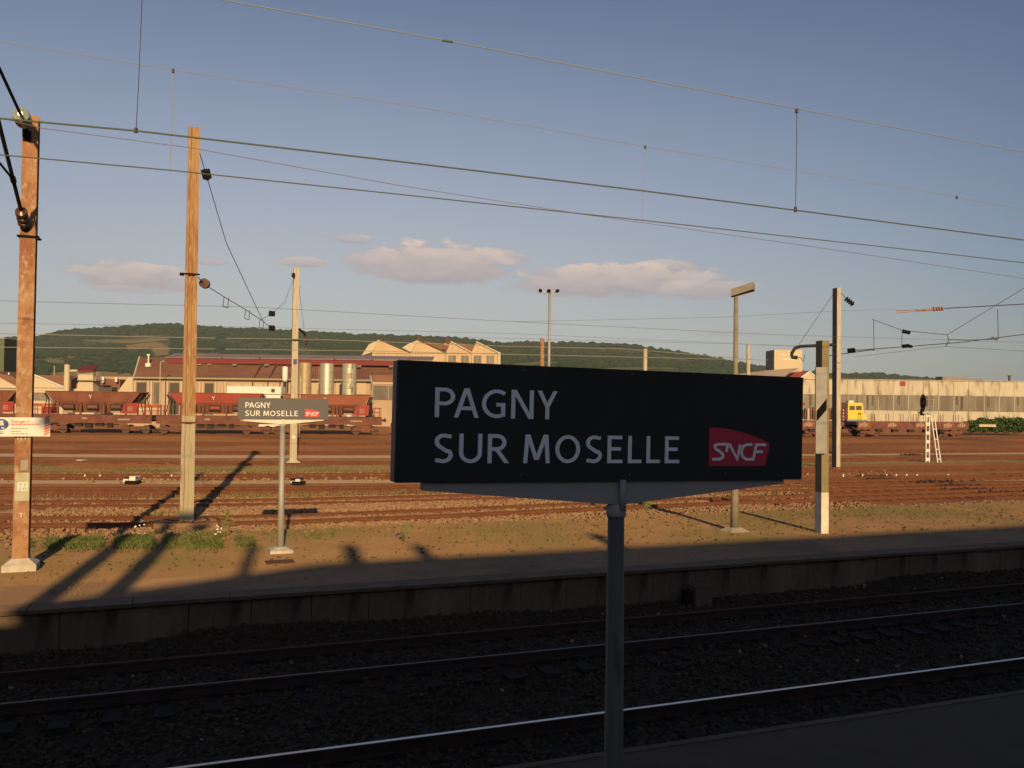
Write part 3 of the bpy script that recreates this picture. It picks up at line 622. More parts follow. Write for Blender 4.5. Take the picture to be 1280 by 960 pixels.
mb.build('fixing_strap', M_['beampale'], wp)

# mast 2
b2 = P(233, 656, GZ); z2t = topz(b2, 244, 160); zr = topz(b2, 236, 520)
m2 = thing('catenary_mast', 'tall catenary mast with rusty upper part and grey green lower part behind the weeds', 'catenary mast', b2, 'catenary masts')
mb = MB()
def chan(m, za, zb, wa, wb):           # box mast with lips along the front, slightly tapered
    mb = MB(); x, y = b2.x, b2.y
    for s0, s1, ya, yb in ((-.5, -.26, -.18, .16), (.26, .5, -.18, .16), (-.26, .26, -.10, .14), (-.07, .07, -.14, -.10)):
        mb.hexa([(x + s0 * wa, y + ya, za), (x + s1 * wa, y + ya, za), (x + s1 * wa, y + yb, za), (x + s0 * wa, y + yb, za)],
                [(x + s0 * wb, y + ya, zb), (x + s1 * wb, y + ya, zb), (x + s1 * wb, y + yb, zb), (x + s0 * wb, y + yb, zb)])
    return mb
chan(None, GZ, zr, .42, .40).build('lower_beam', M_['beamgrey'], m2); chan(None, zr + .001, z2t, .40, .34).build('upper_beam', M_['rustB'], m2)
mb = MB(); mb.box((b2.x - .95, b2.y - .8, GZ - .05), (b2.x + .9, b2.y + .6, GZ + .12)); mb.build('footing', M_['gravel'], m2)
for pyc, ov in ((343.5, .1), (528, .0)):
    z = topz(b2, 238, pyc); mb = MB(); mb.box((b2.x - .25 - ov, b2.y - .21, z - .025), (b2.x + .25, b2.y - .185, z + .025)); mb.box((b2.x - .25 - ov, b2.y - .18, z - .02), (b2.x - .21, b2.y + .2, z + .02)); mb.build('clamp', M_['dark'] if ov else M_['rail'], m2)
def Wt(px, py, t): return W(px, py, 27.2 + (38 - 27.2) * t)      # mast 2's span slants away over the yard
def seg_ins(parent, pa, pb, r, L, m, n=3): d = (pb - pa).normalized(); return ins(parent, (pa + pb) / 2 - d * L / 2, d, r, L, m, n)
top = Wt(251, 196, .1); i0 = Wt(260, 226, .13); end = Wt(328, 400, .95)
mb = MB(); mb.path([Vector((b2.x + .17, b2.y, topz(b2, 252, 190))), top, i0, Wt(283, 304, .45), end], .014); mb.build('stay_wire', M_['wiredark'], m2)
seg_ins(m2, Wt(255.5, 208, .11), i0, .15, .30, M_['dark'], 2); seg_ins(m2, Wt(257, 214, .12), i0, .15, .28, M_['dark'], 2)
mb = MB(); a0 = Vector((b2.x + .2, b2.y, topz(b2, 247, 346))); L1 = [a0, Wt(256, 356, .12), Wt(280, 371, .4), Wt(307, 387, .7), Wt(325, 399, .88), Wt(338, 409, 1)]
mb.path(L1, .014); mb.path([Wt(326, 400, .9), Wt(340, 392, 1.0), W(356, 378, 45)], .010)
for px, py in ((280, 371), (307, 387), (325, 399)):
    a = Wt(px, py, (px - 247) / 90); mb.path([a, a + Vector((-.03, 0, -.35)), a + Vector((.14, .1, -.38)), a + Vector((.17, .1, 0))], .013)
mb.build('cross_span_wire', M_['wiredark'], m2)
seg_ins(m2, Wt(250, 351, .05), Wt(262, 358, .2), .16, .34, M_['brownins'], 3)
for px, py in ((340, 392), (340, 410)): o = W(px, py, 38); ins(m2, o - Vector((.12, 0, 0)), (1, .2, 0), .13, .26, M_['dark'], 3)
# mast 3
b3 = P(366, 580, GZ); z3t = topz(b3, 370, 335)
m3 = thing('catenary_mast', 'pale concrete catenary mast in mid yard just right of the small station sign', 'catenary mast', b3, 'catenary masts')
mb = MB(); x, y = b3.x, b3.y
for s0, s1, dy in ((-.5, -.1, .0), (.1, .5, .0), (-.1, .1, .06)):
    mb.hexa([(x + s0 * .44, y - .16 + dy, GZ), (x + s1 * .44, y - .16 + dy, GZ), (x + s1 * .44, y + .16, GZ), (x + s0 * .44, y + .16, GZ)], [(x + s0 * .32, y - .12 + dy, z3t), (x + s1 * .32, y - .12 + dy, z3t), (x + s1 * .32, y + .12, z3t), (x + s0 * .32, y + .12, z3t)])
mb.build('beam', M_['beampale'], m3); plinth(m3, b3, .42, .3, .25, M_['plinth'])
mb = MB(); z = topz(b3, 366, 496); mb.box((x - .1, y - .19, z + 2.05), (x + .12, y - .17, z + 2.35)); mb.build('blue_plate', M_['blue'], m3)
mb = MB(); z = topz(b3, 366, 546); mb.box((x - .1, y - .19, z - .1), (x + .1, y - .17, z + .1)); mb.build('plate', M_['white'], m3)
mb = MB(); d3 = dep(b3); mb.path([W(368, 412, d3), W(374, 411.5, d3), W(380, 416, d3), W(383, 424, d3), W(383, 431, d3)], .07, 8); mb.box((x - .3, y - .2, topz(b3, 368, 426)), (x + .3, y - .17, topz(b3, 368, 424))); mb.build('bracket', M_['dark'], m3)
mb = MB(); mb.path([W(382.5, 420, d3 - .2), W(382, 430, d3 - .2)], .08, 8); mb.build('insulator', M_['brownins'], m3)
mb = MB(); mb.path([W(372, 345, d3), W(380, 410, d3)], .012); mb.path([W(368, 345, d3), W(356, 378, 48)], .01); mb.build('stay_wire', M_['wiredark'], m3)
o = W(366.5, 347, d3 - .25); ins(m3, o, (0, -.3, 1), .12, .3, M_['dark'], 3)
# mast 4 (right)
b4 = P(1045, 586, GZ); d4 = dep(b4); z4t = topz(b4, 1045, 360)
m4 = thing('catenary_mast', 'pale mast with a dark shaded side and a curved lamp arm beside the grey board', 'catenary mast', b4, 'catenary masts')
mb = MB(); x, y = b4.x, b4.y; rot = Matrix.Rotation(-R(10), 3, 'Z')
mb = MB(Matrix.Translation((x, y, 0)) @ rot.to_4x4())
mb.box((-.14, -.27, GZ), (.14, -.24, z4t)); mb.box((-.14, .24, GZ), (.14, .27, z4t)); mb.box((-.01, -.239, GZ), (.01, .239, z4t - .004)); mb.build('beam', mat('mast_pale_streaked', (.58, .50, .38), .8, (.40, .32, .24), 1.2, stretch=(3, 3, .5)), m4)
mb = MB(Matrix.Translation((x, y, 0)) @ rot.to_4x4()); mb.box((-.13, -.238, GZ), (-.115, .238, z4t - .01)); mb.build('shade_plate', mat('shade_plate_dark', (.17, .13, .115), .85, (.24, .18, .14), 2), m4)  # dark colour stands in for shade on the mast's unlit side
mb = MB(); c = W(1041, 431, d4 - .25); mb.path([W(1046, 432, d4), W(1041, 431, d4 - .2), W(1000, 433, d4 - 2), W(994, 435, d4 - 2.4), W(990, 441, d4 - 2.6), W(989.5, 446, d4 - 2.6)], .10, 10)
mb.path([W(989, 446.5, d4 - 2.6), W(997, 447, d4 - 2.7)], .12, 10); mb.build('lamp_arm', mat('arm_dark', (.03, .027, .024), .7), m4)
mb = MB(); mb.path([W(1042, 367, d4), W(999, 430, d4 - 2)], .014); mb.path([W(1048, 362, d4), W(1058, 374, d4)], .02); mb.path([W(1026, 446, d4), W(1092, 437, d4)], .03)
mb.path([W(997, 447, d4 - 2.7), W(1001, 447, d4 - 2.8), W(1004, 452, d4 - 2.8), W(1006, 444, d4 - 2.8)], .02); mb.build('stay_wire', M_['wiredark'], m4)
for a, b in (((1057, 373), (1067, 381)), ((1021, 446.5), (1028, 445.8)), ((1060, 438.6), (1069, 437.8))): ins(m4, W(*a, d4 - .3), W(*b, d4 - .3) - W(*a, d4 - .3), .17, (W(*b, d4 - .3) - W(*a, d4 - .3)).length, M_['dark'], 4)
# grey board post
b5 = P(1027, 666, PZ); d5 = dep(b5); yy = b5.y
m5 = thing('board_post', 'square post with white foot carrying a tall grey board with a black slash', 'post', b5)
zw = topz(b5, 1027, 615); zt5 = topz(b5, 1030, 426)
mb = MB(Matrix.Translation((b5.x, b5.y, 0)) @ Matrix.Rotation(R(-10), 4, 'Z')); s = .105
mb.box((-s, -s * 1.5, PZ), (s, s * 1.5, zw)); mb.build('white_foot', mat('white_foot_paint', (.80, .72, .58), .7, (.6, .5, .38), 5), m5)
mb = MB(Matrix.Translation((b5.x, b5.y, 0)) @ Matrix.Rotation(R(-10), 4, 'Z')); mb.box((-s + .004, -s * 1.5 + .004, zw + .001), (s - .004, s * 1.5 - .004, zt5)); mb.build('post', mat('olive_post', (.20, .16, .085), .8, (.27, .21, .11), 3), m5)
A = W(1019.5, 459, d5 - .25); B = W(1033, 567, d5 - .25)
bm = MB(CF); u0, u1, vv = A.dot(RH), B.dot(RH), d5 - .25
bm.box((u0, vv - .03, B.z), (u1, vv + .03, A.z)); bd = bm.build('board', mat('board_grey', (.27, .26, .235), .6, (.33, .31, .27), 6), m5)
zs = lambda py: W(1026, py, d5 - .25).z; bm = MB(CF); bm.prism([(u0 + .02, vv - .034, zs(527)), (u1 - .01, vv - .034, zs(512)), (u1 - .01, vv - .034, zs(498)), (u0 + .02, vv - .034, zs(514))], (0, .003, 0)); bm.build('black_slash', mat('slash_black', (.012, .012, .012), .9, spec=.05), bd)
# platform lamp
b6 = P(918, 664, PZ); d6 = dep(b6); zt6 = topz(b6, 921, 371)
m6 = thing('street_lamp', 'slim platform lamp post with a boxy flat lantern behind the big sign', 'street lamp', b6)
mb = MB(); mb.lathe(b6, (0, 0, 1), [(.06, .11), (1.2, .10), (2.0, .075), (zt6 - PZ, .055)], 16); mb.build('pole', mat('lamp_pole', (.24, .20, .14), .6, (.30, .25, .17), 4), m6, smooth=True)
mb = MB(); mb.hexa([(b6.x - .3, b6.y - .26, PZ), (b6.x + .3, b6.y - .26, PZ), (b6.x + .3, b6.y + .26, PZ), (b6.x - .3, b6.y + .26, PZ)], [(b6.x - .16, b6.y - .14, PZ + .1), (b6.x + .16, b6.y - .14, PZ + .1), (b6.x + .16, b6.y + .14, PZ + .1), (b6.x - .16, b6.y + .14, PZ + .1)]); mb.build('base', M_['concrete'], m6)
hd = Vector((.75, -.65, .0)).normalized()
A = W(918, 371, d6); n_ = Vector((hd.y, -hd.x, 0)); t0 = Vector((b6.x, b6.y, zt6))
q = [t0 - n_ * .15 - hd * .12, t0 + n_ * .15 - hd * .12, t0 + n_ * .24 + hd * .46 + UP * .16, t0 - n_ * .24 + hd * .46 + UP * .16]
mb = MB(); mb.hexa(q, [p + UP * (.19) for p in q]); mb.build('lantern', mat('lantern_brown', (.26, .23, .19), .6, (.33, .29, .23), 5), m6)
# ------------------------------------------------------------------ overhead wires
def wire_line(label, items, group='overhead line wires'):
    t = thing('overhead_wire', label, 'overhead wire', items[0][1][0], group)
    for nm, pts, r, m in items:
        mb = MB(); mb.path(pts, r, 6); mb.build(nm, m, t)
    return t
def ext(pts, a, b):
    pts = [Vector(p) for p in pts]; return [pts[0] - (pts[1] - pts[0]).normalized() * a] + pts + [pts[-1] + (pts[-1] - pts[-2]).normalized() * b]
YA, YB = 9.15, 13.35
wire_line('thick nearest contact wire with droppers above the near track', [
    ('contact_wire', ext([Q(x, y, YA) for x, y in ((0, 148), (170, 163.5), (500, 202), (800, 238), (996, 263), (1280, 300))], 3, 20), .0085, M_['wire']),
    ('messenger_wire', ext([Q(x, y, YA) for x, y in ((280, 0), (560, 51), (996, 136), (1280, 190))], 6, 20), .0055, M_['wirepale']),
    ('dropper', [Q(x, y, YA) for x, y in ((178, -10), (175, 60), (173, 110), (170, 163))], .004, M_['wiredark']),
    ('dropper', [Q(x, y, YA) for x, y in ((996, 137), (995.5, 200), (994.5, 263))], .005, M_['wiredark']),
    ('clip', [Q(170, 160, YA), Q(170, 166, YA)], .018, M_['wiredark']), ('clip', [Q(994.5, 259, YA), Q(994.5, 265, YA)], .022, M_['wiredark']), ('clip', [Q(996, 136, YA), Q(996, 141, YA)], .022, M_['wiredark']),
    ('splice', [Q(553, 50.5, YA), Q(566, 52.5, YA)], .012, M_['wire'])])
wire_line('second pair of wires with pale droppers above the platform-side track', [
    ('contact_wire', ext([Q(x, y, YB) for x, y in ((0, 193.5), (215, 213), (500, 243), (800, 275), (1190, 318), (1280, 328.5))], 3, 20), .0085, M_['wire']),
    ('messenger_wire', ext([Q(x, y, YB) for x, y in ((0, 52), (216, 87.5), (500, 130), (640, 154), (806, 183), (1196, 246), (1280, 262))], 3, 20), .0042, M_['wirepale']),
    ('dropper', [Q(x, y, YB) for x, y in ((216.5, 88), (215, 160), (212.5, 212))], .005, M_['wirepale']), ('dropper', [Q(x, y, YB) for x, y in ((806.5, 184), (804, 230), (802, 274))], .0035, M_['wirepale']),
    ('clip', [Q(216.5, 86, YB), Q(216.5, 91, YB)], .018, M_['wiredark']), ('clip', [Q(806.5, 182, YB), Q(806.5, 186, YB)], .018, M_['wiredark']), ('clip', [Q(1196, 245, YB), Q(1196, 248.5, YB)], .022, M_['wiredark'])])
wire_line('thin reddish wire sagging between the two contact wires', [('wire', ext([Q(x, y, 15.0) for x, y in ((0, 147), (50, 160), (240, 185), (500, 232), (730, 268), (1000, 306), (1280, 348))], 3, 20), .005, M_['wirered'])])
for lab, Yw, pts, r, mm in (
    ('faint high wire crossing the sky just above the hilltop', 44, ((0, 376), (320, 384), (640, 402), (960, 418), (1280, 428)), .009, 'wire'),
    ('faint wire dipping low between the floodlight and the lamp', 52, ((640, 402), (700, 401), (900, 396.5), (1060, 388), (1122, 387)), .009, 'wire'),
    ('faint wire skimming the top of the hill', 58, ((0, 404), (320, 409), (640, 417), (930, 430), (1100, 438)), .009, 'wire'),
    ('pale wire in front of the upper hillside', 40, ((0, 417), (200, 421.5), (400, 424.5), (640, 433), (780, 436), (950, 450)), .014, 'wirepale'),
    ('pale wire in front of the middle hillside', 40, ((0, 434), (300, 436.5), (480, 439), (640, 443), (860, 448), (960, 450)), .014, 'wirepale'),
    ('thin wire over the sawtooth roofs', 56, ((320, 416), (640, 423), (800, 427), (1000, 432)), .009, 'wire')):
    wire_line(lab, [('wire', ext([Q(x, y, Yw) for x, y in pts], 3 if pts[0][0] == 0 else .01, .01), r, M_[mm])])
rw = lambda *p: [W(x, y, 54) for x, y in p]
t = wire_line('tangle of wires and droppers around the insulators at the right of the yard', [
    ('wire', rw((1180, 385.5), (1300, 379)), .03, M_['wiredark']), ('wire', rw((1090, 399), (1128, 413), (1184, 418.5), (1300, 348)), .018, M_['wiredark']), ('wire', rw((1069, 438), (1130, 433.5), (1200, 428), (1300, 415.5)), .026, M_['wiredark']),
    ('wire', rw((1184, 424), (1210, 425), (1247, 424)), .02, M_['wiredark']), ('dropper', rw((1092, 400), (1092.5, 438), (1085, 437)), .02, M_['wiredark']), ('dropper', rw((1128, 414), (1127, 433)), .02, M_['wiredark']),
    ('dropper', rw((1184, 418), (1186, 425), (1182, 433), (1187, 427)), .022, M_['wiredark']), ('dropper', rw((1247, 387), (1248, 424), (1239, 421), (1246, 426)), .022, M_['wiredark']), ('wire', rw((1069, 446), (1180, 433), (1300, 440)), .012, M_['wire']),
    ('turnbuckle', rw((1121, 388.5), (1146, 387)), .03, M_['rustA']), ('turnbuckle', rw((1121, 391.5), (1146, 389)), .02, M_['rustA'])])
for a, b, m in (((1128, 414), (1138, 416), 'dark'), ((1128, 433), (1137, 432), 'dark'), ((1166, 386.5), (1180, 385.8), 'rustA')): A, B = W(*a, 54), W(*b, 54); ins(t, A, B - A, .125, (B - A).length, M_[m], 4)
mb = MB(); mb.path(rw((1146, 388), (1166, 386.8)), .07, 8); mb.build('turnbuckle', M_['rustA'], t)
o = ins(t, W(1137, 433, 54), (1, 0, 0), .1, .2, M_['dark'], 2)

# ------------------------------------------------------------------ distant posts
def tube_thing(name, lab, cat, px, pt, pb, d, r, m, grp=None):
    A = W(px[0], pt, d); base = Vector((W(px[1], pb, d).x, W(px[1], pb, d).y, GZ)); t = thing(name, lab, cat, base, grp); mb = MB(); mb.lathe(base, (0, 0, 1), [(0, r * 1.2), (A.z - GZ, r)], 10); mb.build('pole', m, t, smooth=True); return t, A
t, A = tube_thing('floodlight_mast', 'very tall thin floodlight mast rising above the hill in the middle', 'floodlight mast', (686, 686), 364, 470, 110, .16, M_['polegrey'])
bm = MB(CF); u = A.dot(RH); bm.box((u - 1.0, 110 - .08, A.z - .15), (u + 1.1, 110 + .08, A.z)); bm.build('crossbar', M_['polegrey'], t)
for du in (-.95, 0, .95):
    bm = MB(CF); bm.lathe((u + du, 109.8, A.z + .1), (du * .6, -1, -.5), [(0, .08), (.15, .22), (.28, .26), (.29, .22)], 12); bm.build('floodlight', M_['dark'], t)
for px, pt, d, r, m, lab in ((677, 423, 100, .24, 'rustA', 'short rusty post standing beside the floodlight mast'), (806, 436, 95, .22, 'beampale', 'pale post over the top edge of the big sign'), (935, 430, 95, .2, 'beampale', 'pale thin post beside the white cube building'),
                             (375, 470, 92, .05, 'beampale', 'thin pale rod next to the pale concrete mast')):
    tube_thing('yard_post', lab, 'post', (px, px), pt, 500, d, r, M_[m], 'posts in the yard')
# ------------------------------------------------------------------ signal
b7 = P(1158.5, 578, GZ); d7 = dep(b7); sg = thing('railway_signal', 'dark oval signal head on a white ladder frame in the yard', 'railway signal', b7)
S7 = lambda px, py: (W(px, py, d7).dot(RH), d7, W(px, py, d7).z)
bm = MB(CF)
for px in (1157.4, 1161.6): a, c = S7(px, 578), S7(px + .3, 518); bm.tube(a, c, .045, n=6)
for i in range(6):
    a = S7(1157.4, 576 - i * 11); b = S7(1161.6, 576 - i * 11); bm.box((a[0], d7 - .03, a[2]), (b[0], d7 + .03, a[2] + .22))
bm.build('ladder_frame', M_['white'], sg)
bm = MB(CF)
for xa, xb in ((1172, 1163.5), (1176, 1167.5)): bm.tube(S7(xa, 578), S7(xb, 518), .05, n=6)
for i in range(5): t_ = i / 4; bm.tube(S7(1172 - 8.5 * t_, 574 - 50 * t_), S7(1176 - 8.5 * t_, 574 - 50 * t_), .03, n=6)
bm.build('rear_strut', M_['white'], sg)
bm = MB(CF); a, b = S7(1151, 514), S7(1168, 517); bm.box((a[0], d7 - .3, b[2]), (b[0], d7 + .3, b[2] + .12))
for px in (1157, 1166.5): bm.tube(S7(px, 517), S7(px, 499.5), .03, n=6)
bm.tube(S7(1156, 499.5), S7(1171, 499.5), .025, n=6); bm.tube(S7(1156, 508), S7(1167, 508), .02, n=6); bm.build('platform_rail', M_['polegrey'], sg)
hc = S7(1152, 503); bm = MB(CF); el_ = [(hc[0] + .22 * math.cos(a), d7 - .25, hc[2] + .60 * math.sin(a)) for a in np.linspace(0, 2 * math.pi, 20, endpoint=False)]; bm.prism(el_, (0, .05, 0)); bm.build('signal_head', M_['dark'], sg)
for dz in (.25, -.2): bm = MB(CF); bm.lathe((hc[0], d7 - .26, hc[2] + dz), (0, -1, 0), [(0, .12), (.18, .12), (.18, .10), (.02, .10)], 12); bm.build('visor', M_['dark'], sg)
bm = MB(CF); bm.box((hc[0] - .12, d7 - .2, hc[2] - .95), (hc[0] + .12, d7 - .02, hc[2] - .5)); bm.build('signal_box', M_['dark'], sg)
# ------------------------------------------------------------------ small yard objects
def machine(px, py, lab, s=1.0):
    p = P(px, py, GZ); t = thing('point_machine', lab, 'point machine', p, 'point machines')
    bm = MB(Matrix.Translation(p) @ CF.to_4x4()); bm.box((-.30 * s, -.2, .10), (.05 * s, .2, .34 * s)); bm.box((.12 * s, -.25, .18), (.5 * s, .2, .52 * s)); bm.build('cover', M_['white'], t)
    bm = MB(Matrix.Translation(p) @ CF.to_4x4()); bm.box((-.1, -.3, 0), (.45, .18, .18)); bm.tube((-.2, 0, .25), (.4, -.1, .3), .05); bm.build('gear_case', M_['dark'], t)
machine(162, 605, 'white point machine on the pale walkway left of the tall mast', .72); machine(369, 606, 'white point machine below the pale concrete mast', .55)
def stub(px, py, lab, h=.2, w=.06):
    p = P(px, py, GZ); mb = MB(Matrix.Translation(p) @ CF.to_4x4()); mb.box((-w / 2, -w / 2, 0), (w / 2, w / 2, h * .8)); mb.hexa([(-w / 2, -w / 2, h * .8), (w / 2, -w / 2, h * .8), (w / 2, w / 2, h * .8), (-w / 2, w / 2, h * .8)], [(0, -w / 2, h), (w, -w / 2, h), (w, w / 2, h), (0, w / 2, h)])
    o = MB.build(mb, 'marker_peg', M_['white']); tag(o, lab, 'marker peg', 'white marker pegs between the rails')
for px, l in ((106, 'white marker peg beyond the walkway, farthest from the tall mast'), (125, 'white marker peg just left of the white point machine, second of a pair'), (214.5, 'white marker peg almost touching the tall mast')): stub(px, 598, l)
for px, l in ((1054, 'white marker peg right behind the foot of the pale mast with the lamp arm'), (1078, 'white marker peg beside the dark debris clump right of the pale mast'), (1108, 'leftmost of the four white pegs in a row below the signal'), (1120, 'second from left of the four white pegs below the signal'), (1133, 'third from left of the four white pegs below the signal'), (1146, 'rightmost of the four white pegs below the signal'), (1185, 'lone white peg right of the signal ladder')): stub(px, 597, l)
p = P(101, 578, GZ); mb = MB(Matrix.Translation(p) @ CF.to_4x4()); mb.box((-.28, -.3, 0), (.28, .3, .12)); mb.box((-.2, -.2, .12), (.2, .2, .16)); tag(mb.build('slab', M_['white']), 'small white concrete slab lying in the dry yard at left', 'slab')
# derelict rail panel lying at left
p = P(145, 583, GZ); t = thing('scrap_heap', 'low oval heap of rusty scrap rails and earth at left of the tall mast', 'scrap heap', p)
mb = MB(); nn = 28
ringv = [(p.x + 3.3 * math.cos(a) * (1 + .1 * math.sin(3 * a)), p.y + 1.9 * math.sin(a), GZ + .012) for a in np.linspace(0, 2 * math.pi, nn, endpoint=False)]
mb.add(ringv + [(p.x + (v[0] - p.x) * .6, p.y + (v[1] - p.y) * .6, GZ + .22 + .06 * math.sin(i * 1.7)) for i, v in enumerate(ringv)] + [(p.x, p.y, GZ + .2)], [(i, (i + 1) % nn, nn + (i + 1) % nn, nn + i) for i in range(nn)] + [(nn + i, nn + (i + 1) % nn, 2 * nn) for i in range(nn)]); mb.build('earth', M_['yard'], t)
for k in range(5): a = random.uniform(-.12, .12); mb = MB(); c = p + Vector((random.uniform(-1, 1), random.uniform(-.8, .8), .25)); dv = Vector((math.cos(a), math.sin(a), 0)) * random.uniform(1, 2); mb.tube(c - dv, c + dv, .06, n=4); mb.build('scrap_rail', M_['rail'], t)
# debris clumps on the right
for i, (px, py, s) in enumerate(((1088, 597, .8), (1103, 600, .5), (1165, 603, .9), (1195, 608, 1.0), (1225, 613, 1.0), (1262, 617, .8), (1140, 569, .4), (1262, 595, .9))):
    p = P(px, py, GZ); n = 60; q = rng.normal(0, 1, (n, 3)) * np.array([s * 1.0, s * .35, .01]) + np.array([p.x, p.y, GZ + .06]); o = stones('debris', q, .10, mat('debris_dark', (.04, .022, .016), .9, (.10, .05, .03), 3, world=True))
# box by the far platform wall and boulder
p = P(872, 755, GZ); mb = MB(); mb.box((p.x - .16, 15.0, -.2), (p.x + .22, 15.3, .22)); t = thing('junction_box', 'low brown equipment box at the foot of the far platform wall', 'junction box', (p.x, 15.1, -.2)); mb.build('case', mat('box_brown', (.13, .085, .06), .8), t)
mb = MB(); mb.box((p.x - .18, 14.98, .221), (p.x + .24, 15.32, .25)); mb.build('lid', mat('box_brown', (.1, .1, .1)), t)
mb = MB(); mb.box((p.x - .34, 15.05, -.2), (p.x - .22, 15.25, .16)); mb.build('conduit_box', M_['dark'], t)
# flowering weeds
for px, py, lab in ((174, 675, 'white flowering weed clump left of the tall mast foot'), (273, 674, 'white flowering weed clump right of the tall mast foot')):
    p = P(px, py, PZ); t = thing('flowering_weed', lab, 'plant', p, 'flowering weeds')
    mb = MB(); fl = MB()
    for k in range(9):
        a = random.uniform(0, 6.28); r = random.uniform(0, .12); h = random.uniform(.12, .36); q = p + Vector((r * math.cos(a), r * math.sin(a), 0)); e = q + Vector((random.uniform(-.06, .06), 0, h)); mb.tube(q, e, .006, .003, n=3)
        fl.cbox(e, .032, .02, .026)
    mb.build('stem', m_green, t); fl.build('flower', M_['white'], t)
for px, py, h, lab in ((282, 671, .65, 'tall dark weed stalk at the end of the green weeds'), (507, 678, .45, 'dead weed stalk left of the big sign pole'), (808, 640, .4, 'small green sprig right of the big sign pole')):
    p = P(px, py, PZ); p.z = min(PZ, PZ); t = thing('weed_stalk', lab, 'plant', p, 'weed stalks'); mb = MB()
    for k in range(9): a = random.uniform(0, 6.28); e = p + Vector((math.cos(a) * .16, math.sin(a) * .1, h * random.uniform(.5, 1))); mb.tube(p, e, .010, .004, n=4)
    mb.build('stem', m_dry if '507' == str(px) else m_green, t); mb = MB()
    for k in range(40): a = random.uniform(0, 6.28); r = random.uniform(0, .16); e = p + Vector((math.cos(a) * r, math.sin(a) * r, h * random.uniform(.3, 1))); mb.add([e, e + Vector((.05, 0, .02)), e + Vector((.02, .02, .05))], [(0, 1, 2)])
    mb.build('leaves', m_green, t, kind='stuff')
# ------------------------------------------------------------------ far buildings (frame: u right, v away, z up)
M_.update(
    roofbrown=mat('roof_brown_sheet', (.19, .085, .055), .8, (.25, .12, .075), .15, world=True, stretch=(1, 1, 3)), roofred=mat('roof_red_fascia', (0.189, 0.0315, 0.0315), .7), roofgrey=mat('roof_grey_purple', (.22, .17, .17), .8, (.30, .23, .22), .3, world=True),
    tan=mat('tan_render_wall', (0.425, 0.289, 0.187), .85, (0.527, 0.3825, 0.2635), .35, world=True), tan2=mat('tan_pilaster', (0.561, 0.425, 0.2975), .85), cream=mat('cream_wall', (0.5818, 0.4791, 0.3337), .8, (0.5818, 0.462, 0.308), .3, world=True), saw=mat('sawtooth_cladding', (0.528, 0.3696, 0.2288), .85, (0.5984, 0.4312, 0.2816), .3, world=True),
    opening=mat('dark_opening', (.09, .065, .05), .6), glassdk=mat('dirty_glass', (.13, .11, .085), .3, (.24, .20, .15), .5, world=True, stretch=(1, 1, .2)), silo=mat('silo_metal', (.62, .56, .44), .42, (.52, .46, .36), 1.0, metal=.5, world=True, stretch=(.3, .3, 2)),
    whitec=mat('white_stained_concrete', (0.4816, 0.4128, 0.3096), .85, (0.5676, 0.4988, 0.387), .5, world=True, stretch=(1, 1, .25), col3=(0.2924, 0.2322, 0.1634), s3=1.1, thr3=(.52, .68)), joint=mat('joint_grey', (.35, .30, .22), .8), greenb=mat('green_grey_sheet', (.12, .14, .08), .7), darkgreen=mat('green_sheet_shaded', (.035, .045, .032), .8),
    wag=mat('wagon_brown_red', (.17, .058, .036), .75, (.24, .085, .05), .8, world=True), wagr=mat('wagon_bright_red', (.36, .055, .034), .65, (.26, .05, .034), .6, world=True), wagf=mat('wagon_frame_rust', (.13, .045, .034), .8, (.20, .075, .05), 1.4, world=True), wheel=mat('wagon_wheel', (.09, .06, .04), .7), under=mat('wagon_underside', (.035, .025, .02), .8),
    yellow=mat('yellow_paint', (.85, .55, .04), .5), bluep=mat('blue_grey_paint', (.16, .24, .34), .5), redplate=mat('red_plate', (0.315, 0.0315, 0.028), .6), orangep=mat('orange_paint', (.50, .17, .06), .6), patch=mat('pale_chalk_patch', (.36, .24, .17), .8))
def FZ(px, py, d): p = W(px, py, d); return (p.dot(RH), p.z)
def fbox(m, name, parent, px0, px1, pt, pb, d, th, dz=0):
    pm_ = (px0 + px1) / 2; u0 = FZ(px0, pt, d)[0]; u1 = FZ(px1, pt, d)[0]; z1 = FZ(pm_, pt, d)[1]; z0 = GZ if pb is None else FZ(pm_, pb, d)[1]
    bm = MB(CF); bm.box((u0, d, z0), (u1, d + th, z1)); return bm.build(name, M_[m], parent)
def fpoly(m, name, parent, pts, d, th, fr=0):
    bm = MB(CF); q = []
    for px, py in pts: u, z = FZ(px, py, d); q.append((u, d - fr, max(z, GZ)))
    bm.prism(q[::-1], (0, th, 0)); return bm.build(name, M_[m], parent)
def fquad(m, name, parent, pts, th=.15):     # pts: (px, py, d)
    bm = MB(CF); q = []
    for px, py, d in pts: u, z = FZ(px, py, d); q.append(Vector((u, d, z)))
    bm.hexa([p - Vector((0, 0, th)) for p in q], q); return bm.build(name, M_[m], parent)
def fthing(name, lab, cat, px, d, grp=None): p = W(px, 520, d); return thing(name, lab, cat, (p.x, p.y, GZ), grp)
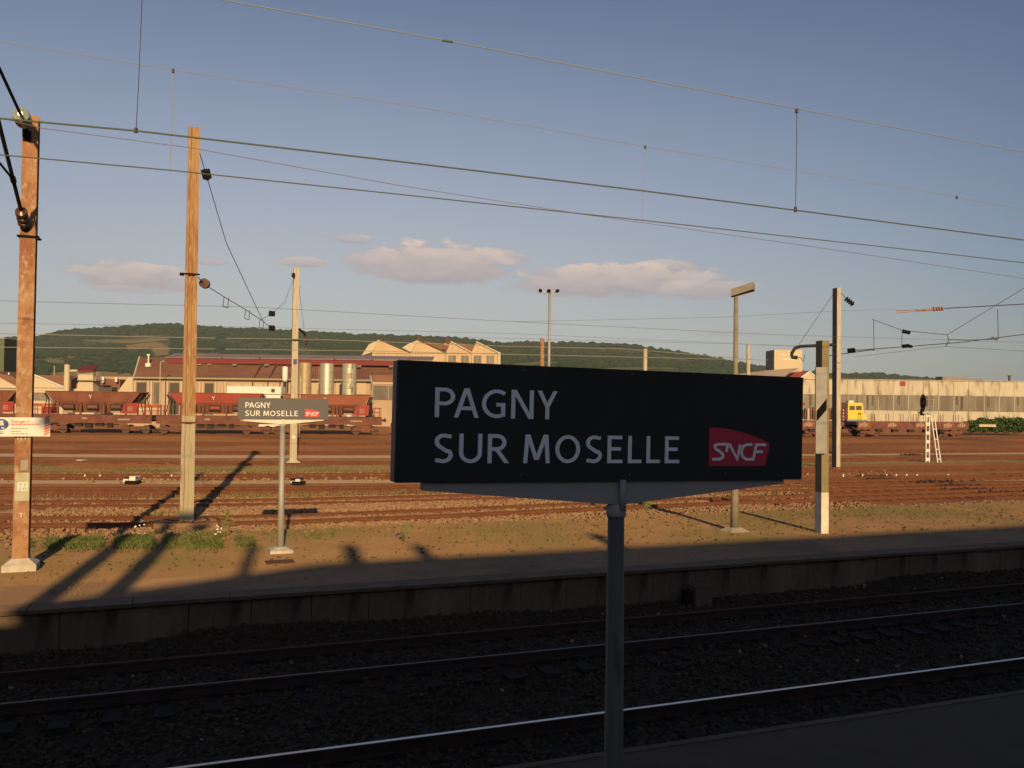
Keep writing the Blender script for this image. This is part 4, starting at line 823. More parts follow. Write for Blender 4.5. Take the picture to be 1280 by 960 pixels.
# long brown-roofed shed
D = 150; s = fthing('factory_shed', 'long workshop with a brown sheet roof and a dark red ridge strip behind the wagons', 'factory building', 330, D)
hw = lambda px, y0: y0 + (px - 170) * .0125
fbox('tan', 'wall', s, 167, 530, 473.5, None, D, 22)
fquad('roofbrown', 'roof', s, [(166, 473, D - .6), (540, 478, D - .6), (540, 458, D + 7), (175, 446.5, D + 7)], .12)
fquad('roofbrown', 'rear_roof', s, [(175, 446.5, D + 7.05), (540, 458, D + 7.05), (560, 474, D + 22), (185, 470, D + 22)], .12)
fbox('joint', 'gutter', s, 167, 530, 473.2, 475.2, D - .9, .25)
bm = MB(CF); a = FZ(166.5, 473, D - .7); b = FZ(174.5, 446, D + 6.9); bm.tube((a[0], D - .7, a[1]), (b[0], D + 6.9, b[1]), .16, n=6); bm.build('verge_trim', M_['cream'], s)
u0, zb_ = FZ(209, 452, D + 5); u1, _ = FZ(540, 460, D + 5); zt_ = FZ(350, 449, D + 5)[1]; zbb = FZ(350, 455.5, D + 5)[1]
bm = MB(CF); bm.box((u0, D + 5, zbb), (u1, D + 5.25, zt_)); bm.build('red_fascia', M_['roofred'], s)
bm = MB(CF); bm.hexa([(u0 - .3, D + 4.8, zt_ + .01), (u1, D + 4.8, zt_ + .01), (u1, D + 9, zt_ + .85), (u0 - .3, D + 9, zt_ + .85)], [(u0 - .3, D + 4.8, zt_ + .15), (u1, D + 4.8, zt_ + .15), (u1, D + 9, zt_ + 1.0), (u0 - .3, D + 9, zt_ + 1.0)]); bm.build('ridge_roof', M_['roofgrey'], s)
x = u0 + 3
while x < u1 - 3:
    bm = MB(CF); bm.box((x, D + 4.7, zt_ - .02), (x + .25, D + 4.98, zt_ + .3)); bm.build('roof_rib', M_['roofred'], s); x += 6.6
for px in (249, 262, 293, 333, 449, 489): u, z = FZ(px, 455.5 + (px - 250) * .01, D + 4.2); bm = MB(CF); bm.box((u - .35, D + 4, z - .15), (u + .35, D + 4.4, z + .12)); bm.build('roof_vent', M_['concrete'], s)
for px in (318, 337, 352, 366): u = FZ(px, 460, D + .4)[0]; bm = MB(CF); bm.box((u - .12, D + 5.2 - .6, FZ(px, 458, D)[1]), (u + .12, D + 4.8, zbb)) ; bm.path([(u, D + 4.6, zbb), (u, D - .5, FZ(px, 476, D)[1]), (u, D - .5, FZ(px, 489, D)[1])], .10, 6); bm.build('downpipe', M_['opening'], s)
bm = MB(CF); u, z = FZ(187, 455, D + 4); bm.tube((u, D + 3.5, z), (u, D + 3.5, FZ(187, 444, D + 4)[1]), .12); bm.box((u - .4, D + 3.2, z - .5), (u + .4, D + 3.8, z + .12)); bm.cbox((u, D + 3.5, FZ(187, 444, D + 4)[1]), .4, .4, .3); bm.build('roof_chimney', M_['white'], s)
for x0, x1 in ((171, 183), (192, 200), (212, 224), (256, 267)):
    fbox('joint', 'window_frame', s, x0 - .8, x1 + .8, hw(x0, 477.2), 520, D - .06, .05)
    fbox('glassdk' if x0 == 192 else 'opening', 'window', s, x0, x1, hw(x0, 478), 518, D - .10, .035)
for x0 in (168, 184.5, 188.5, 205.5, 208.5, 226, 231, 235, 244, 249, 253, 269, 273, 277, 281): fbox('tan2', 'pilaster', s, x0, x0 + 1.8, hw(x0, 476), None, D - .3, .28)
for x0 in (292, 305, 318.6, 331, 345): fbox('tan2', 'wall_panel', s, x0, x0 + 10, hw(x0, 478), hw(x0, 484), D - .16, .14)
for x0 in (384, 396, 420, 446): fbox('tan2', 'wall_panel', s, x0, x0 + 12, 478.5, 493, D - .16, .14)
t = fthing('yard_lamp', 'thin pale lamp post before the windows of the brown-roofed workshop', 'street lamp', 200.5, D - 6)
bm = MB(CF); a = FZ(200.5, 453, D - 6); bm.tube((a[0], D - 6, GZ), (a[0], D - 6, a[1]), .09, .06); bm.tube((a[0], D - 6, a[1]), (a[0] + .4, D - 6, a[1] + .2), .06); bm.build('pole', M_['beampale'], t)
bm = MB(CF); bm.lathe((a[0] + .3, D - 6, a[1] + .1), (1, 0, .4), [(0, .08), (.2, .2), (.35, .16)], 8); bm.build('lamp_head', M_['polegrey'], t)
# annex under the big sign's left edge
t = fthing('workshop_annex', 'tan flat-fronted annex with wide dark glazing left of the big sign', 'factory building', 480, 138)
fbox('tan', 'wall', t, 466, 530, 479, None, 138, 10); fbox('tan2', 'parapet', t, 465.5, 530, 478, 480.3, 137.8, 10.4); fbox('glassdk', 'glazing', t, 467, 530, 482, 500, 137.9, .08); fbox('joint', 'mullion', t, 485.2, 486.1, 482, 500, 137.8, .08)
fbox('roofbrown', 'rear_wall', t, 466, 530, 469, 478, 146, 1); bm = MB(CF); a, b, c = FZ(463, 469, 137), FZ(465.5, 481, 137), FZ(465.5, 503, 137); bm.path([(a[0], 137, a[1]), (b[0], 137, b[1]), (c[0], 137, c[1])], .15); bm.build('downpipe', M_['polegrey'], t)
# silos
for px0, px1, pt, lab in ((373, 389.5, 454.5, 'brownish metal silo touching the pale concrete mast'), (400, 417.5, 455, 'clean middle metal silo between two others'), (428, 445.8, 455.5, 'metal silo with dark seams nearest the big sign')):
    d = 140; u0, zt_ = FZ(px0, pt, d); u1, _ = FZ(px1, pt, d); r = (u1 - u0) / 2; uc = (u0 + u1) / 2; b = CF @ Vector((uc, d, GZ))
    t = thing('silo', lab, 'silo', b, 'silos before the workshop'); mm = mat('silo_brown', (.50, .38, .22), .5, (.36, .27, .17), 1, metal=.3, world=True) if px0 == 373 else M_['silo']
    mb = MB(); mb.lathe(b, (0, 0, 1), [(0, r), (zt_ - GZ, r), (zt_ - GZ + .15, r * .9)], 28); mb.build('tank', mm, t, smooth=False)
    k = 1.2
    while k < zt_ - .1: mb = MB(); mb.lathe(b + Vector((0, 0, k)), (0, 0, 1), [(0, r + .01), (.01, r + .045), (.07, r + .045), (.08, r + .01)], 28); mb.build('hoop', M_['joint'] if px0 > 420 else mm, t); k += 1.15
    bm = MB(CF); uu = uc + (.25 if px0 == 428 else -.9 * r); bm.box((uu - .02, d - r - .2, 3.5 if px0 != 428 else 2), (uu + .04, d - r - .12, zt_ - .4)); bm.box((uu + .30, d - r - .2, 3.5), (uu + .36, d - r - .12, zt_ - .4)); bm.build('ladder', M_['joint'], t)
    if px0 == 428:
        for _ in range(12):
            q = Vector((uu + random.uniform(-.25, .4), d - r - .1, random.uniform(3.5, zt_ - .3))); bm = MB(CF); bm.box(q, q + Vector((random.uniform(.05, .15), .03, random.uniform(.3, .9)))); bm.build('seam_patch', M_['opening'], t)
t = fthing('water_tank', 'slim pale vertical tank on thin legs left of the pale concrete mast', 'tank', 356, 144)
u0, z1 = FZ(352.8, 458, 144); u1, z0 = FZ(359.8, 477, 144); uc = (u0 + u1) / 2; bm = MB(CF); bm.lathe((uc, 144, z0), (0, 0, 1), [(0, .35), (.3, .46), (z1 - z0 - .15, .46), (z1 - z0, .35)], 16); bm.build('tank', M_['white'], t, smooth=True)
for dx in (-.3, .3): bm = MB(CF); bm.tube((uc + dx, 144, GZ), (uc + dx, 144, z0 + .2), .05); bm.build('leg', M_['joint'], t)
# white container stack
t = fthing('white_cabin', 'long white flat cabin standing right above the small station sign', 'container', 317, 130); fbox('white', 'upper_box', t, 283.5, 351.5, 483, 492.2, 130, 2.5)
fbox('white', 'lower_box', t, 324, 351.5, 492.6, None, 130.1, 2.4); fbox('opening', 'vent', t, 339, 343.5, 486, 490.5, 129.95, .06); fbox('joint', 'seam', t, 284, 351, 492.1, 492.7, 129.9, .3)
# left cluster
t = fthing('green_warehouse', 'tall green-grey building with one dark side beyond the far left edge', 'building', 10, 180); fbox('greenb', 'front_wall', t, -60, 5.5, 423, None, 180, 4.4)
fbox('darkgreen', 'side_wall', t, 5.55, 5.8, 423.1, None, 180.02, 4.4); fbox('joint', 'roof_edge', t, -60, 6, 422, 423.3, 179.8, 1)  # darker green puts the shade of the unlit side into its colour
t = fthing('gabled_workshop', 'low cream gabled workshop with brown roof at the far left', 'factory building', 8, 150); fpoly('cream', 'gable_wall', t, [(-40, 478), (-16, 464), (22, 484), (22, 490), (22, 540), (-40, 540)], 150, 12)
fpoly('roofbrown', 'roof', t, [(-16, 463), (14, 470), (28, 478), (28, 485.5), (22, 484.5)], 150.2, 13); fbox('joint', 'ledge', t, -30, 40, 484.5, 485.5, 149.7, .5); bm = MB(CF); a = FZ(11, 467, 152); bm.lathe((a[0], 152, a[1] - .8), (0, 0, 1), [(0, .22), (.8, .15), (1.0, .05)], 8); bm.build('roof_vent', M_['white'], t)
t = fthing('gabled_workshop', 'cream gable with long brown roof just right of the rusty mast', 'factory building', 60, 150)
fpoly('cream', 'gable_wall', t, [(33, 484), (43, 469), (80, 484.5), (80, 540), (33, 540)], 150, 12); fpoly('roofbrown', 'roof', t, [(43, 468.7), (80, 469.5), (112, 490), (80.5, 490), (80.5, 484.6)], 150.3, 14)
bm = MB(CF); a, b = FZ(43, 468.6, 149.8), FZ(81, 484.3, 149.8); bm.tube((a[0], 149.8, a[1]), (b[0], 149.8, b[1]), .13, n=5); bm.build('verge_trim', M_['white'], t)
fbox('joint', 'ledge', t, 33, 82, 484.2, 485.4, 149.6, .4); fbox('cream', 'lower_wall', t, 33, 96, 485.6, 491, 149, .5); fbox('concrete', 'grey_band', t, 33, 66, 491.2, 501, 148, .5); bm = MB(CF); a = FZ(68, 457.5, 160); bm.tube((a[0], 160, 2), (a[0], 160, a[1]), .09); bm.build('roof_mast', M_['polegrey'], t)
t = fthing('gabled_workshop', 'brown-roofed workshop between the cream tower and the long shed', 'factory building', 140, 158)
fpoly('roofbrown', 'roof', t, [(118, 472.5), (150, 474), (150, 492), (138, 489), (122, 479)], 158, 10); fpoly('cream', 'gable_wall', t, [(116, 476), (133, 486), (146, 489), (146, 540), (116, 540)], 157.5, .4)
fpoly('cream', 'side_gable', t, [(146, 491), (160.5, 471), (166, 471), (166, 540), (146, 540)], 152, 3); fbox('tan', 'rear_wall', t, 70, 166, 470.5, 476, 172, 4)
for px in (129, 145.5): bm = MB(CF); a = FZ(px, 474.5, 157); bm.cbox((a[0], 157, a[1]), .35, .35, 1.0 if px == 129 else .8); bm.build('roof_vent', M_['white'], t)
t = fthing('factory_chimney', 'cream round chimney with a dark cap beside the roofed tower', 'chimney', 84, 146); bm = MB(CF); u0, z1 = FZ(80.7, 455.5, 146); u1, _ = FZ(87.2, 455, 146); uc = (u0 + u1) / 2; r = (u1 - u0) / 2
bm.lathe((uc, 146, GZ), (0, 0, 1), [(0, r * 1.1), (z1 - GZ, r)], 16); bm.build('shaft', M_['cream'], t, smooth=True); bm = MB(CF); bm.lathe((uc, 146, z1), (0, 0, 1), [(0, r * 1.15), (.25, r * 1.2), (.4, r * .5)], 16); bm.build('cap', M_['opening'], t)
bm = MB(CF); a, b = FZ(88, 463.5, 146), FZ(97, 463.5, 146); bm.tube((a[0], 146, a[1]), (b[0], 146, b[1]), .22); bm.build('duct', M_['cream'], t)
t = fthing('control_tower', 'squat cream tower under a small rusty red roof', 'tower', 107, 145)
fpoly('cream', 'base', t, [(98, 476), (116, 476), (117.5, 540), (93.5, 540), (95, 490)], 145, 2.6); fbox('cream', 'upper_room', t, 97.5, 116.5, 464.5, 475, 144.9, 2.7); fbox('joint', 'gallery', t, 96.5, 120, 474.6, 475.8, 144.3, 3.4); fbox('joint', 'cornice', t, 96, 118, 466.3, 467.1, 144.6, .3)
fquad('roofred', 'roof', t, [(97, 463.6, 144.4), (117, 463, 144.4), (122.5, 457, 148), (103, 457.3, 148)], .2); bm = MB(CF); a, b = FZ(119, 475, 144.5), FZ(121.5, 465, 144.5); bm.path([(a[0], 144.5, a[1]), (b[0], 144.5, b[1])], .06); bm.build('rail', M_['joint'], t)
fbox('opening', 'low_shed', fthing('low_shed', 'low grey shed roof between the tower and the long workshop', 'shed', 128, 147), 118, 140, 484, 491, 147, 2)
t = fthing('orange_barrier', 'orange topped pale loading bank between two hopper wagons', 'loading bank', 185, 118); fbox('orangep', 'beam', t, 160, 200, 505, 508.5, 118, .4); fbox('cream', 'bank', t, 160, 200, 508.7, 513.5, 118.3, .5); fbox('tan', 'lower_bank', t, 160, 200, 514, None, 118.3, .5)
t = fthing('orange_wagon', 'low orange and red open wagon end between the rusty mast and the brown hopper', 'freight wagon', 52, 114); fbox('orangep', 'side_board', t, 41, 64, 504.5, 508, 113.9, 2); fbox('cream', 'load', t, 41, 64, 501, 504.3, 114, 2); fbox('redplate', 'end_panel', t, 53, 63.5, 508.4, 517, 113.9, 2); fbox('wagf', 'frame', t, 41, 64, 518, 531, 114, 2)
# sawtooth factory
D = 178; t = fthing('sawtooth_factory', 'tan factory with four sawtooth gables rising over the big sign', 'factory building', 540, D); vy = 441
for i, (xl, xp, yp, xr) in enumerate(((465, 474.5, 424.3, 513), (513, 523, 425, 557.3), (557.6, 563.5, 427.3, 589), (589.3, 595.5, 427.6, 622.5))):
    fpoly('saw', 'gable', t, [(xl, vy), (xp, yp), (xr, vy + .3)], D, 8)
    fpoly('roofbrown', 'roof_slope', t, [(xp - 1.5, yp - .2), (xr + 11, vy - 8 if i < 3 else vy), (xr, vy)], D + 8.1, 40) if i in (1, 2) else None
    bm = MB(CF); a, b = FZ(xp, yp - .5, D - .2), FZ(xr + .5, vy - .5, D - .2); bm.tube((a[0], D - .2, a[1]), (b[0], D - .2, b[1]), .17, n=4); bm.build('verge_trim', M_['opening'] if i < 2 else M_['cream'], t)
    fbox('saw', 'wall', t, xl + .1, xr - .1, vy + .2, None, D + .02, 8); fbox('joint', 'ledge', t, xl, xr, vy, vy + .7, D - .15, .2)
    if i < 2:
        for px in np.linspace(xl, xr - 2, 4)[1:]: fbox('joint', 'panel_joint', t, px, px + .5, vy + .8, None, D - .06, .1)
    else:
        for k in range(2): x0 = xl + 3 + k * 16; fbox('glassdk', 'window', t, x0, x0 + 9.5, 444.3, 470, D - .07, .05); fbox('joint', 'window_mullion', t, x0 + 3.5, x0 + 4.2, 444.3, 470, D - .12, .04)
        for px in np.linspace(xp + 2, xr - 9, 3): fbox('joint', 'panel_joint', t, px, px + .45, yp + (px - xp) * .47 + 1.5, vy, D - .06, .1)
for pts in ([(452, 444.5), (461, 430.5), (474.5, 424.2), (465.2, 440)], [(502.5, 434.5), (512, 429), (523, 424.8), (513.2, 440)]): fpoly('cream', 'roof_glazing', t, pts, D + .3, 5)
fpoly('opening', 'eave_shadow_board', t, [(451, 446), (452, 444), (465, 439), (465, 449)], D + .4, 4)
fpoly('tan', 'lantern_roof', t, [(545, 437), (556, 429), (563, 427.5), (557, 440)], D + 8.3, 4)
for px, py in ((524, 423.5), (560, 426.5)): a = FZ(px, py, D + 2); bm = MB(CF); bm.cbox((a[0], D + 2, a[1]), .6, .6, 1.1); bm.build('ridge_vent', M_['rail'], t)
fbox('cream', 'corner_pier', t, 622.6, 625.6, 440, None, D - .3, 3)
# right: brown-roofed store, cube, cream gable, long white works
t = fthing('white_cube_building', 'tall plain white cube building sunlit on its front above the grey roofs', 'building', 985, 190); fbox('cream', 'front_block', t, 968, 1003, 437.3, None, 190, 6.2)
fbox('joint', 'side_wall', t, 967.6, 967.95, 437.4, None, 190.02, 6.2); fbox('white', 'panel_lines', t, 978, 993, 449, 450, 189.9, .08); fbox('white', 'panel_lines', t, 973, 1000, 443.6, 444.2, 189.9, .08)  # grey side slab stands in for the dimmer light on the left face
t = fthing('grey_roofed_store', 'low store with a wide grey-brown roof below the white cube building', 'building', 950, 176)
fpoly('roofgrey', 'roof', t, [(880, 472), (930, 466.5), (957, 463), (997, 460), (986, 468), (984, 473)], 176, 10); fpoly('tan', 'gable_wall', t, [(984, 473), (986, 467.5), (997.5, 460.5), (1003, 464), (1003, 520), (984, 520)], 176.2, 6)
t = fthing('cream_gabled_house', 'small cream gabled building with an orange-red roof beside the white works', 'building', 1008, 172)
fpoly('cream', 'gable_wall', t, [(1000, 473), (1012, 464.6), (1021, 472), (1021, 545), (1000, 545)], 172, 8); fpoly('roofred', 'roof', t, [(987, 471), (995, 465), (1012, 464), (1000, 472.5)], 172.3, 8)
bm = MB(CF); a, b, c = FZ(1000, 472.6, 171.9), FZ(1012, 464.2, 171.9), FZ(1021, 471.8, 171.9); bm.path([(a[0], 171.9, a[1]), (b[0], 171.9, b[1]), (c[0], 171.9, c[1])], .13, 4); bm.build('verge_trim', M_['white'], t)
D = 168; t = fthing('white_works', 'long weathered white works building with a continuous band of dirty glazing', 'factory building', 1150, D)
dy = lambda px: (px - 1150) * .0125
pit = 18.9; jx = [1003 + pit * i for i in range(16)]
fbox('concrete', 'core', t, 1003, 1310, 476.5, None, D + .12, 14)
for i, x in enumerate(jx):
    y = dy(x + 9); fbox('whitec', 'upper_panel', t, x + .2, x + pit - .2, 475.8 + y, 494.3 + y, D, .1); fbox('whitec', 'lower_panel', t, x + .2, x + pit - .2, 513.6 + y, None, D, .1)
    fbox('glassdk', 'glazing', t, x + .2, x + pit - .2, 494.5 + y, 513.3 + y, D + .03, .08); 
    for k in range(3): fbox('joint' if k else 'whitec', 'mullion', t, x + k * pit / 3, x + k * pit / 3 + (.8 if k == 0 else .35), 494.5 + y, 513.3 + y, D - .03, .05)
    for k in range(3):
        if random.random() < .55: x0 = x + .5 + random.random() * 14; fbox('cess' if random.random() < .5 else 'opening', 'curtain', t, x0, x0 + random.uniform(1.2, 3.5), 495 + y, 512.8 + y - random.random() * 8, D + .012, .014)
fbox('whitec', 'coping', t, 1003, 1306, 474.9, 475.6, D - .25, 1); fbox('redplate', 'red_sign', t, 1125, 1132, 476.6, 482.6, D - .08, .06)
for x0, x1, y0 in ((1178, 1208, 470.8), (1208, 1228, 473.5)): fbox('roofgrey', 'roof_plant', t, x0, x1, y0, 477, D + 10, 3)
fbox('opening', 'roof_chimney', t, 1261.5, 1263.5, 469.5, 478, D + 8, .4); fbox('opening', 'roof_chimney', t, 1260.5, 1264.5, 469.2, 470, D + 8, .5)
# low warehouse and shed that carry the works on behind the big sign
t = fthing('low_warehouse', 'low tan warehouse behind the big sign, right of the sawtooth factory', 'factory building', 760, 184)
fbox('tan', 'wall', t, 640, 905, 481, None, 184, 14); fquad('roofgrey', 'roof', t, [(638, 480.5, 183.5), (907, 483, 183.5), (905, 478, 191), (640, 475.5, 191)], .2)
for px in range(648, 900, 14): fbox('glassdk', 'window', t, px, px + 7, 488 + (px - 640) * .012, 500 + (px - 640) * .012, 183.93, .05); fbox('tan2', 'pilaster', t, px + 9.5, px + 11, 482.5 + (px - 640) * .012, None, 183.75, .2)
# ------------------------------------------------------------------ wagons (local frame: x along, z up from rail head)
def wheelset(parent, x, m, r=.46):
    for yy in (-.76, .76): mb = MB(); mb.lathe((x, yy - .065, r), (0, 1, 0), [(0, r), (.13, r), (.135, r * .4)], 18); w = mb.build('wheel', m, parent); mb = MB(); mb.lathe((x, yy - .10, r), (0, 1, 0), [(0, .1), (.03, .16)], 10); mb.build('axle_box', M_['wagf'], w)
def bogie(parent, x):
    mb = MB(); mb.box((x - 1.5, -1.05, .42), (x + 1.5, -.9, .72)); mb.box((x - .5, -1.1, .3), (x + .5, -.92, .8)); mb.box((x - 1.5, .9, .42), (x + 1.5, 1.05, .72)); b = mb.build('bogie', M_['wagf'], parent)
    for dx in (-1.05, 1.05): wheelset(b, x + dx, M_['wheel'])
def hopper(label, mbody):
    t = thing('hopper_wagon', label, 'freight wagon', (0, 0, 0), 'hopper wagons in the yard'); L = 4.9
    def tub(x0, x1, y, z0, x2, x3, y2, z1): mb = MB(); mb.hexa([(x0, -y, z0), (x1, -y, z0), (x1, y, z0), (x0, y, z0)], [(x2, -y2, z1), (x3, -y2, z1), (x3, y2, z1), (x2, y2, z1)]); return mb
    tub(-L + .9, L - .9, 1.30, 3.35, -L, L, 1.46, 4.42).build('hopper', mbody, t)
    mb = MB(); mb.box((-L - .05, -1.5, 4.42), (L + .05, -1.38, 4.5)); mb.box((-L - .05, 1.38, 4.42), (L + .05, 1.5, 4.5)); mb.build('rim', M_['wagf'], t)
    for k in range(5): x = -L + 1.5 + k * (2 * L - 3) / 4; mb = MB(); mb.hexa([(x - .04, -1.36, 3.4), (x + .04, -1.36, 3.4), (x + .04, -1.2, 3.4), (x - .04, -1.2, 3.4)], [(x - .04, -1.5, 4.4), (x + .04, -1.5, 4.4), (x + .04, -1.4, 4.4), (x - .04, -1.4, 4.4)]); mb.build('rib', mbody, t)
    tub(-L + 1.9, L - 1.9, .75, 2.2, -L + .95, L - .95, 1.25, 3.34).build('lower_hopper', M_['wag'], t)
    for k in range(3):
        x = -2.55 + k * 2.45; mb = MB(); mb.box((x - .62, -1.32, 2.55), (x + .62, -1.26, 3.15)); f = mb.build('chute_frame', M_['under'], t)
        mb = MB(); mb.box((x - .5, -1.36, 2.72), (x + .5, -1.325, 3.02)); mb.build('chute', mbody if k % 2 else M_['wagf'], f)
        mb = MB(); mb.box((x - .5, -1.3, 2.2), (x + .45, -1.2, 2.42)); mb.build('lever_box', M_['patch'] if k != 1 else M_['wagf'], t)
        if k < 2: mb = MB(); mb.box((x + 1.0, -1.33, 2.45), (x + 1.42, -1.27, 3.1)); mb.build('gap', M_['under'], t)
    for i, x in enumerate((-3.6, -1.3, 1.1, 3.4)): mb = MB(); mb.hexa([(x - .1, -1.42, 2.0), (x + .1, -1.42, 2.0), (x + .1, -1.28, 2.0), (x - .1, -1.28, 2.0)], [(x - .1, -1.4, 3.3), (x + .1, -1.4, 3.3), (x + .1, -1.26, 3.3), (x - .1, -1.26, 3.3)]); mb.build('post', M_['wagf'], t)
    mb = MB(); mb.prism([(L - 2.05, -1.40, 2.15), (L - .35, -1.40, 2.15), (L - .2, -1.40, 3.3), (L - 1.6, -1.40, 3.3)], (0, .05, 0)); rp = mb.build('end_plate', M_['redplate'], t)
    mb = MB(); 
    for k in range(3): mb.box((L - 1.3, -1.42, 2.45 + k * .18), (L - .8, -1.401, 2.53 + k * .18))
    mb.box((L - 1.3, -1.425, 2.45), (L - 1.22, -1.4205, 2.89)); mb.build('mark', M_['patch'], rp)
    mb = MB(); xc = -.25; mb.path([(xc - .13, -1.50, 4.12), (xc, -1.50, 3.9), (xc + .13, -1.50, 4.12)], .035, 4); mb.path([(xc, -1.50, 3.9), (xc, -1.48, 3.7)], .035, 4); mb.build('mark', M_['white'], t)
    mb = MB(); mb.box((-6.1, -1.35, 1.30), (6.1, 1.35, 1.98)); mb.build('frame', M_['wagf'], t); mb = MB(); mb.box((-6.1, -1.42, 1.1), (6.1, -1.36, 1.32)); mb.build('sole_bar', M_['wagf'], t)
    mb = MB()
    for a, b, z0 in ((-1.9, -1.2, .7), (-.9, -.2, .55), (.2, 1.0, .75), (1.4, 1.9, .6)): mb.box((a, -1.2, z0), (b, -.7, 1.25))
    mb.path([(-2.6, -1.2, 1.0), (2.6, -1.2, .95)], .06, 5); mb.build('brake_gear', M_['under'], t, kind='stuff')
    mb = MB(); mb.box((-1.1, -1.45, 1.5), (-.55, -1.43, 1.7)); mb.box((2.6, -1.45, 1.42), (3.9, -1.43, 1.6)); mb.build('stencil', M_['patch'], t, kind='stuff')
    # end platforms with dark struts
    for s in (1, -1):
        mb = MB()
        for yy in (-1.2, 1.2): mb.path([(s * (L + .1), yy, 4.3), (s * (L - .3), yy, 3.6), (s * (L - .3), yy, 2.0)], .07, 5); mb.path([(s * (L + .2), yy, 4.2), (s * (L - .1), yy, 3.7), (s * (L + .3), yy, 2.0)], .05, 5)
        mb.build('end_strut', M_['under'], t, kind='stuff')
        mb = MB()
        for yy in (-1.25, 1.25): mb.path([(s * 5.3, yy, 2.0), (s * 5.3, yy, 3.0), (s * 6.0, yy, 3.0), (s * 6.0, yy, 2.0)], .045, 5); mb.path([(s * 5.3, yy, 2.5), (s * 6.0, yy, 2.5)], .035, 5)
        mb.build('handrail', M_['wagr'], t, kind='stuff')
        for yy in (-.9, .9): mb = MB(); mb.lathe((s * 6.1, yy, 1.6), (s, 0, 0), [(0, .1), (.45, .1), (.46, .24), (.52, .24)], 10); mb.build('buffer', M_['under'], t)
    for x in (-4.3, 4.3): bogie(t, x)
    return t
def put(t, px, dz=0):
    line = TL['t10']; best = min(range(len(line) - 1), key=lambda i: abs((line[i] - EYE).dot(RH) / max(1, (line[i] - EYE).dot(FH)) - (px - 640) / FPX) if (line[i] - EYE).dot(FH) > 0 else 9)
    a, b = line[best], line[best + 1]; d = (b - a).normalized(); kx = (px - 640) / FPX
    # solve (a + s d).RH = kx (a + s d).FH
    s = (kx * a.dot(FH) - a.dot(RH)) / (d.dot(RH) - kx * d.dot(FH)); p = a + d * s; t.location = (p.x, p.y, 0); t.rotation_euler = (0, 0, math.atan2(d.y, d.x))
h1 = hopper('brown hopper wagon whole in view right of the rusty mast', M_['wag'])
def hcopy(label, m):
    c = copy_tree(h1); c['label'] = label
    for ch in c.children_recursive:
        if ch.data and ch.data.materials and ch.data.materials[0] == M_['wag'] and ch.name.startswith(('hopper', 'rib', 'chute')) and m is not M_['wag']: ch.data = ch.data.copy(); ch.data.materials[0] = m
    return c
put(h1, 123)
put(hcopy('brown hopper wagon cut off by the left edge behind the warning board', M_['wag']), -32)
put(hcopy('bright red hopper wagon passing behind the tall mast and the small sign', M_['wagr']), 272)
hb = hcopy('brown hopper wagon with red end plate below the three silos', mat('wagon_rust_orange', (.32, .10, .055), .75, (.25, .08, .045), .8, world=True)); put(hb, 409)
def flatw(label, n, ch):
    t = thing('flat_wagon', label, 'freight wagon', (0, 0, 0), 'flat wagons in the yard'); L = n / 2
    mb = MB(); mb.box((-L, -1.3, 1.0), (L, 1.3, 1.22)); mb.build('frame', M_['wagf'], t)
    k = int(n / 2.0); w = n / k
    for i in range(k):
        x = -L + i * w
        for yy in (-1.38, 1.33): mb = MB(); mb.box((x + .04, yy, 1.23 if (i + ch) % 3 else .95), (x + w - .04, yy + .05, 1.95)); mb.build('side_board', M_['wagf'] if (i + ch) % 2 else M_['wag'], t)
        if (i + ch) % 2 == 0 or i == k - 1: mb = MB(); [mb.box((x + .3 + .32 * q, -1.40, 1.25 + .1 * (q % 2)), (x + .56 + .32 * q, -1.381, 1.7 + .08 * (q % 3))) for q in range(4)]; mb.build('chalk_patch', M_['patch'], t, kind='stuff')
    for i in range(1, k, 2):
        for dx in (0, .42):
            for yy in (-1.42, 1.38): mb = MB(); mb.box((-L + i * w + dx - .035, yy, 1.3), (-L + i * w + dx + .035, yy + .04, 2.95)); mb.build('stake', M_['wagf'], t)
    mb = MB(); mb.box((-L, -1.2, 1.94), (L, 1.2, 1.5)); mb.build('deck', M_['wag'], t)
    for i in range(int(n / 3)): x = -L + 3 + i * 2.4; mb = MB(); mb.box((x, -1.2, .6), (x + .9, -.8, .98)); mb.build('under_box', M_['under'], t)
    for s in (-1, 1):
        bogie(t, s * (L - 2.2))
        for yy in (-.9, .9): mb = MB(); mb.lathe((s * L, yy, 1.1), (s, 0, 0), [(0, .1), (.45, .1), (.46, .24), (.52, .24)], 10); mb.build('buffer', M_['under'], t)
    return t
f1 = flatw('long rusty flat wagon with stakes standing under the signal', 17.0, 0); put(f1, 1134)
f2 = flatw('rusty flat wagon half hidden behind the grey board post', 11.0, 1); put(f2, 985)
f3 = flatw('rusty flat wagon mostly hidden by the big sign at its left edge', 12.0, 0); put(f3, 560)
f4 = flatw('rusty flat wagon standing wholly behind the big sign', 17.0, 1); put(f4, 770)
